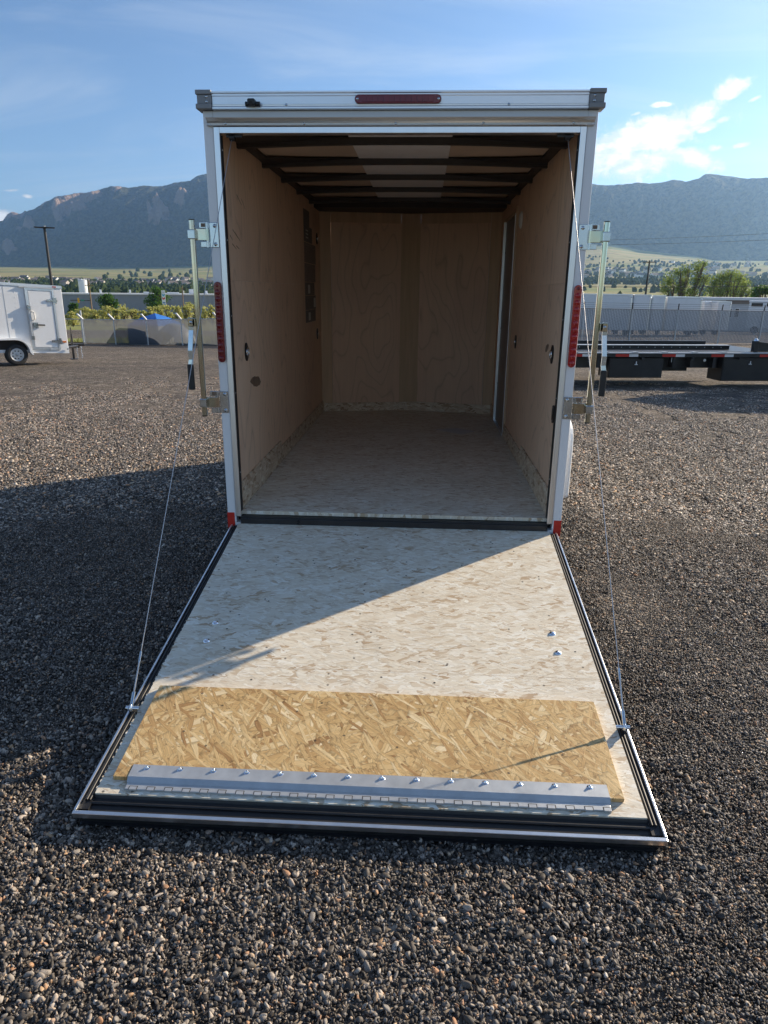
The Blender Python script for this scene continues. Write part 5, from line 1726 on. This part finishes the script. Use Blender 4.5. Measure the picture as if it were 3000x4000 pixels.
box_trailer('long white box trailer seen side-on just right of the open trailer, beyond the fence', 11.0, 15.85, 58, -0.07, 2.3, 1, False)
box_trailer('white box trailer end beyond the fence, below the thin light pole', 15.98, 17.16, 59, -0.09, 4.5, 2)
box_trailer('narrow white box trailer end beyond the fence, third from the left', 17.27, 18.18, 60, -0.14, 4.5, 3)
box_trailer('wide white box trailer beyond the fence, left of the low pale building', 18.32, 20.66, 61, -0.22, 4.0, 4)
box_trailer('small white trailer beyond the fence in front of the low pale building, left one', 20.85, 21.45, 66, -0.52, 3.0, 5)
box_trailer('small white trailer beyond the fence in front of the low pale building, right one', 21.75, 22.6, 66, -0.50, 3.0, 6)

x, y, z = spot(23.6, 96)
lb = empty('low_building', (x, y, z), -radians(22))
tag(lb, 'low pale building with a white flat roof edge at the right, beyond the fence', 'building')
hb = zat(-0.42, 96) - z
MB().box(-5.0, 9.0, 0, 10, 0, hb).build('wall', 'building_wall', lb)
MB().box(-5.3, 9.3, -0.6, 10.3, hb + 0.01, hb + 0.30).build('roof_edge', 'warehouse_roof', lb)
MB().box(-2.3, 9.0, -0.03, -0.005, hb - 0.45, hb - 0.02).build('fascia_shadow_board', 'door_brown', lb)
for xx in (-2.0, -1.2, 0.9, 1.6):
    wn = MB().box(xx, xx + 0.5, -0.04, -0.004, hb - 2.0, hb - 0.9).build('window', 'white_paint', lb)
    MB().box(xx + 0.06, xx + 0.44, -0.05, -0.041, hb - 1.94, hb - 0.96).build('pane', 'glass_dark', wn)
x, y, z = spot(24.6, 80)
bs = empty('camper', (x, y, z), -radians(24))
tag(bs, 'white roofed camper with dark windows behind the fence at the right edge', 'camper')
hc = zat(-0.52, 80) - z
MB().box(-1.2, 4.2, 0, 2.3, 0.5, hc - 0.05).build('body', 'trailer_white', bs, bevel=0.1)
MB().box(-1.25, 4.25, -0.05, 2.35, hc - 0.049, hc + 0.12).build('roof', 'sign_white', bs, bevel=0.05)
for xx in (-1.0, 0.35, 1.7, 3.0):
    MB().box(xx, xx + 1.0, -0.02, -0.002, hc - 0.42, hc - 0.10).build('window', 'glass_dark', bs)
for xx in (-0.4, 3.0):
    MB().tube([(xx, -0.02, 0.36), (xx, 0.25, 0.36)], 0.36, 16).build('wheel', 'tyre', bs)

# trees at the right
def clump_tree(label, azd, dist, el_b, lobes, leafmat, n, size, seed, stems):
    x, y, z = at_dist(azd, dist, el_b)
    cl = []
    for (a, e, wd_, hd_) in lobes:
        cx_ = dist * tan(radians(a - azd))
        cz_ = zat(e, dist) - z
        rx, rz2 = dist * tan(radians(wd_)) * 0.62, dist * tan(radians(hd_)) * 0.6
        cl.append((cx_, random.Random(seed + int(a * 10)).uniform(-1, 1) * rx * 0.8, cz_, rx, rx, rz2))
    t_ = tree('broad_tree', label, (x, y, z), cl, limbs(cl, 0.6, seed, 0.35), leafmat, n, size, seed, shell=0.62, tr_r=0.2)
    t_.rotation_euler = (0, 0, -radians(azd))
    return t_


clump_tree('tall airy olive-green tree with several leaning stems, right of the light pole', 19.5, 125, -1.7,
           [(18.25, 0.85, 0.9, 1.1), (18.75, 1.45, 0.7, 0.7), (19.3, 1.55, 0.8, 0.9), (19.25, 0.7, 0.9, 0.9), (20.1, 1.75, 0.95, 1.0), (20.45, 2.0, 0.5, 0.5), (20.2, 0.9, 0.9, 0.9), (18.1, 0.2, 0.7, 0.7), (19.8, 0.1, 1.0, 0.7), (20.75, 1.0, 0.6, 0.7), (18.9, 0.3, 0.8, 0.8)],
           'leaf_olive', 5200, 0.14, 51, 3)
clump_tree('rounded yellow-green tree with many thin stems, right of the tall airy tree', 22.3, 122, -1.7,
           [(21.3, 0.7, 0.9, 1.0), (21.8, 1.1, 1.0, 0.9), (22.35, 1.3, 1.1, 0.75), (22.9, 1.0, 1.0, 0.8), (23.3, 0.55, 0.9, 0.9), (22.3, 0.5, 1.6, 1.0), (21.1, 0.15, 0.8, 0.8), (23.55, 0.1, 0.6, 0.6), (22.8, 0.0, 1.0, 0.7), (21.7, 0.0, 1.0, 0.7)],
           'leaf_olive', 5600, 0.14, 52, 5)
clump_tree('dark green bushy tree at the right edge above the low building', 24.6, 118, -1.6,
           [(24.1, 0.2, 0.6, 0.6), (24.5, 0.25, 0.7, 0.6), (25.1, 0.3, 0.8, 0.6), (24.0, -0.1, 0.5, 0.4), (25.6, 0.1, 0.8, 0.6)], 'leaf_green', 2200, 0.18, 53, 2)

# overhead wires
def wire(label, pts_, r):
    m = MB().tube(pts_, r, 4, False)
    tag(m.build('overhead_wire', 'dark_pole'), label, 'wire')


def wpts(a0, a1, e0, e1, dist, sag):
    out = []
    for i in range(13):
        u = i / 12
        a = a0 + (a1 - a0) * u
        x, y, _ = spot(a, dist)
        out.append((x, y, zat(e0 + (e1 - e0) * u - sag * 4 * u * (1 - u), dist)))
    return out


wire('lowest dark overhead wire crossing in front of the right-hand trees', wpts(6, 31, 0.44, 0.70, 108, 0.12), 0.035)
wire('faint overhead wire across the right-hand hillside, lower of the pair', wpts(8, 31, 3.35, 3.75, 112, 0.1), 0.022)
wire('faint overhead wire across the right-hand hillside, upper of the pair', wpts(8, 31, 3.65, 4.2, 112, 0.1), 0.018)

# ------------------------------------------------------------------ right: black flatbed trailer
x, y, _ = spot(15.07, 15.0)
fbz = -0.26
fb = empty('flatbed_trailer', (x, y, fbz), math.atan2(0.42, 3.17))
tag(fb, 'black flatbed trailer with side tool boxes and red and white reflectors', 'trailer')
Z = lambda zw: zw - fbz
MB().box(-5.0, 3.6, 0.0, 0.05, Z(0.335), Z(0.405)).build('side_rail', 'black_paint', fb, bevel=0.004)
MB().box(-5.0, 3.6, -0.03, 0.05, Z(0.4075), Z(0.428)).build('rub_rail', 'galv', fb, bevel=0.004)
MB().box(-5.0, 3.6, 0.055, 2.4, Z(0.39), Z(0.426)).build('deck', 'black_paint', fb)
MB().box(-5.0, 3.55, 0.055, 0.085, Z(0.427), Z(0.445)).build('deck_edge', 'chrome', fb)
tr_ = MB().box(-5.0, 2.9, 0.9, 0.96, Z(0.427), Z(0.505)).build('wheel_track', 'black_paint', fb)
MB().box(-5.0, 2.9, 0.84, 1.02, Z(0.506), Z(0.518)).build('track_top', 'galv', fb)
MB().box(-5.0, 2.9, 1.9, 2.0, Z(0.427), Z(0.535)).build('far_track', 'black_paint', fb)
for i in range(40):
    MB().dome((-4.5 + 0.185 * i, 0.899, Z(0.466)), (0, -1, 0), 0.012, 0.004, 8, 2).build('track_hole', 'galv', tr_)
for i in range(12):
    MB().box(-4.6 + 0.62 * i, -4.5 + 0.62 * i, -0.034, 0.04, Z(0.428), Z(0.442)).build('stake_pocket', 'galv', fb)
MB().box(-5.0, 3.6, 0.25, 0.33, Z(0.10), Z(0.389)).build('frame_beam', 'black_paint', fb)
MB().box(-5.0, 3.6, 1.9, 1.98, Z(0.10), Z(0.389)).build('frame_beam', 'black_paint', fb)
for i, s_ in enumerate((-2.9, -1.93, -0.96, 0.01, 0.985, 2.02, 3.05)):
    MB().box(s_, s_ + 0.28, -0.0025, -0.0005, Z(0.345), Z(0.398)).build('reflector_red', 'red_tape', fb)
    MB().box(s_ + 0.281, s_ + 0.47, -0.0025, -0.0005, Z(0.345), Z(0.398)).build('reflector_white', 'white_tape', fb)


def toolbox(s0, s1, zb2, zt2, y0=0.06):
    bx = MB().box(s0, s1, y0, y0 + 0.55, Z(zb2), Z(zt2)).build('tool_box', 'black_paint', fb, bevel=0.006)
    MB().box(s0 + 0.015, s1 - 0.02, y0 - 0.016, y0 - 0.001, Z(zb2) + 0.015, Z(zt2) - 0.03).build('box_door', 'black_paint', bx, bevel=0.004)
    c_ = (s0 + (s1 - s0) * 0.49, Z(zt2) - 0.10)
    MB().prism([(c_[0] + 0.055 * cos(2 * pi * k / 20), c_[1] + 0.055 * sin(2 * pi * k / 20)) for k in range(20)], 'y', y0 - 0.021, y0 - 0.0165).build('latch_plate', 'black_plastic', bx)
    MB().box(c_[0] - 0.008, c_[0] + 0.008, y0 - 0.028, y0 - 0.0215, c_[1] - 0.02, c_[1] + 0.035).box(c_[0] - 0.032, c_[0] + 0.032, y0 - 0.028, y0 - 0.0215, c_[1] - 0.036, c_[1] - 0.0205).build('latch_handle', 'sign_white', bx)


toolbox(-0.08, 1.05, -0.085, 0.315)
toolbox(2.32, 3.50, -0.15, 0.325)
MB().box(1.06, 1.85, 0.6, 0.75, Z(0.0), Z(0.30)).build('cross_member', 'black_paint', fb)
MB().dome((1.92, 0.055, Z(0.27)), (0, -1, 0), 0.03, 0.015, 12, 3).build('side_marker', 'vent_white', fb)
for s_ in (-0.6, 0.55, 1.6, 2.6):
    MB().box(s_, s_ + 0.05, -0.036, 0.02, Z(0.29), Z(0.334)).build('strap_ratchet', 'black_paint', fb, bevel=0.004)
for s_ in (-0.35, 1.25, 1.62, 2.1):
    MB().box(s_, s_ + 0.06, 0.0505, 0.25, Z(0.12), Z(0.388)).build('outrigger', 'black_paint', fb)
MB().box(1.2, 1.205, 0.02, 0.03, Z(0.23), Z(0.33)).build('mud_flap_tag', 'white_tape', fb)
# winch stand at the front and gooseneck beyond the frame
MB().box(2.93, 3.03, 0.05, 0.16, Z(0.43), Z(0.66)).build('winch_post', 'black_paint', fb, bevel=0.01)
MB().dome((2.98, 0.10, Z(0.66)), (0, 0, 1), 0.045, 0.05, 12, 3).build('post_cap', 'chrome', fb)
MB().prism([(3.031, Z(0.44)), (3.75, Z(0.44)), (3.75, Z(0.56)), (3.031, Z(0.64))], 'y', 0.06, 0.14).build('winch_plate', 'black_paint', fb)
MB().prism([(3.602, Z(0.10)), (5.2, Z(0.10)), (6.2, Z(1.25)), (9.6, Z(1.25)), (9.6, Z(1.55)), (5.9, Z(1.55)), (4.9, Z(0.42)), (3.602, Z(0.42))], 'y', 0.1, 1.2).build('gooseneck', 'black_paint', fb)
MB().prism([(4.45, Z(0.43)), (4.85, Z(0.43)), (5.85, Z(1.555)), (9.5, Z(1.555)), (9.5, Z(3.7)), (6.6, Z(3.2)), (4.45, Z(2.3))], 'y', 0.15, 0.85).build('shadow_caster', 'grey_tarp', fb, bevel=0.05)  # unseen block added beyond the frame to cast the shadow before the flatbed
for sx in (-4.4, -3.5):
    for yy in (0.1, 1.9):
        MB().tube([(sx, yy, 0.38), (sx, yy + 0.28, 0.38)], 0.38, 20).build('wheel', 'tyre', fb)
MB().box(7.6, 7.75, 0.9, 1.05, 0.0, Z(1.249)).build('landing_leg', 'black_paint', fb)

# ------------------------------------------------------------------ far town: houses and tree masses on the hillside
def house_mesh(seed, wall):
    r = random.Random(seed)
    w, d, h, rh = r.uniform(9, 15), r.uniform(8, 11), r.uniform(4, 6.5), r.uniform(2, 3.5)
    me = bpy.data.meshes.new('house')
    v = [(-w / 2, -d / 2, -4), (w / 2, -d / 2, -4), (w / 2, d / 2, -4), (-w / 2, d / 2, -4), (-w / 2, -d / 2, h), (w / 2, -d / 2, h), (w / 2, d / 2, h), (-w / 2, d / 2, h),
         (-w / 2 - .5, 0, h + rh), (w / 2 + .5, 0, h + rh), (-w / 2 - .5, -d / 2 - .6, h - .2), (w / 2 + .5, -d / 2 - .6, h - .2), (w / 2 + .5, d / 2 + .6, h - .2), (-w / 2 - .5, d / 2 + .6, h - .2)]
    f = [(0, 1, 5, 4), (1, 2, 6, 5), (2, 3, 7, 6), (3, 0, 4, 7), (4, 7, 8), (5, 9, 6), (10, 11, 9, 8), (12, 13, 8, 9)]
    me.from_pydata(v, [], f)
    me.materials.append(MATS[wall])
    me.materials.append(MATS['house_roof'])
    for p in me.polygons:
        p.material_index = 1 if p.index >= 6 else 0
    me.update()
    return me


HM = [house_mesh(i, ('house_wall_a', 'house_wall_b', 'white_paint')[i % 3]) for i in range(6)]
g = np.random.default_rng(21)
hp = []
for (a0, a1, r0, r1, n) in ((-31, -15.5, 1150, 1560, 62), (-31, -26, 1350, 1560, 16), (-19.5, -15.5, 1500, 1800, 14), (11.5, 18.5, 1500, 2050, 46), (18, 26, 1600, 2450, 44)):
    for i in range(n):
        hp.append((g.uniform(a0, a1), g.uniform(r0, r1), int(g.integers(0, 6)), g.uniform(-0.8, 0.8), a0 < 0))
for (a, r, k, rz_, left) in hp:
    z = float(far_z(np.array([a]), np.array([r]))[0])
    o = bpy.data.objects.new('house', HM[k])
    col.objects.link(o)
    o.location = (CX + r * sin(radians(a)), CY + r * cos(radians(a)), z)
    o.rotation_euler = (0, 0, -radians(a) + rz_)
    if left:
        tag(o, 'tiny distant house in the tree-filled town below the left mountain', 'house', 'far houses at left')
    else:
        tag(o, 'tiny distant house in the hazy town below the right mountain', 'house', 'far houses at right')

fm = MB()
ico_v, ico_f = [], []
import bmesh as _bm
b0 = _bm.new()
_bm.ops.create_icosphere(b0, subdivisions=1, radius=1.0)
b0.verts.ensure_lookup_table()
ico_v = [v.co.copy() for v in b0.verts]
ico_f = [[v.index for v in f.verts] for f in b0.faces]
b0.free()
ico_v = np.array(ico_v)


def far_trees(name, label, zones, seed):
    g = np.random.default_rng(seed)
    V, F = [], []
    off = 0
    for (a0, a1, r0, r1, n, s0, s1) in zones:
        a = g.uniform(a0, a1, n)
        r = np.exp(g.uniform(np.log(r0), np.log(r1), n))
        x, y = r * np.sin(np.radians(a)), r * np.cos(np.radians(a))
        keep = fbm(x / 150.0 + 3, y / 60.0, 4) > (0.46 if a0 < 0 else 0.52)
        a, r = a[keep], r[keep]
        z = far_z(a, r)
        for i in range(len(a)):
            s = g.uniform(s0, s1)
            jit = 1 + g.normal(0, 0.16, len(ico_v))[:, None]
            p = ico_v * jit * np.array([s, s, s * g.uniform(0.8, 1.5)])
            p = p + np.array([CX + r[i] * sin(radians(a[i])), CY + r[i] * cos(radians(a[i])), z[i] + s * 0.7])
            V += p.tolist()
            F += [[q + off for q in f] for f in ico_f]
            off += len(ico_v)
    me = bpy.data.meshes.new(name)
    me.from_pydata(V, [], F)
    me.materials.append(MATS['leaf_far'])
    me.update()
    o = bpy.data.objects.new(name, me)
    col.objects.link(o)
    tag(o, label, 'trees', kind='stuff')


far_trees('distant_trees', 'mass of dark trees filling the far town and lower hills',
          [(-33, -14.5, 420, 1000, 1100, 2.6, 5.5), (-33, -14.5, 1000, 1500, 1300, 2.6, 4.6), (-24, -15, 1750, 3000, 60, 4, 8), (10, 28, 450, 1100, 500, 2.0, 4.5), (10, 28, 1100, 2600, 1900, 2.2, 5)], 77)

# ------------------------------------------------------------------ haze
hz = MB().box(-9000, 9000, -400, 9000, -24, 900).build('haze', 'paper')
hz.data.materials.clear()
hmat = bpy.data.materials.new('haze_air')
hmat.use_nodes = True
hmat.node_tree.nodes.clear()
th_ = NT(hmat.node_tree)
pv = th_.n('ShaderNodeVolumePrincipled', {'Color': (0.37, 0.62, 1.0, 1), 'Density': 0.000085, 'Anisotropy': 0.6})
th_.n('ShaderNodeOutputMaterial', {'Volume': pv.outputs[0]})
hz.data.materials.append(hmat)
tag(hz, 'thin blue haze in the air towards the mountains', 'haze', kind='stuff')
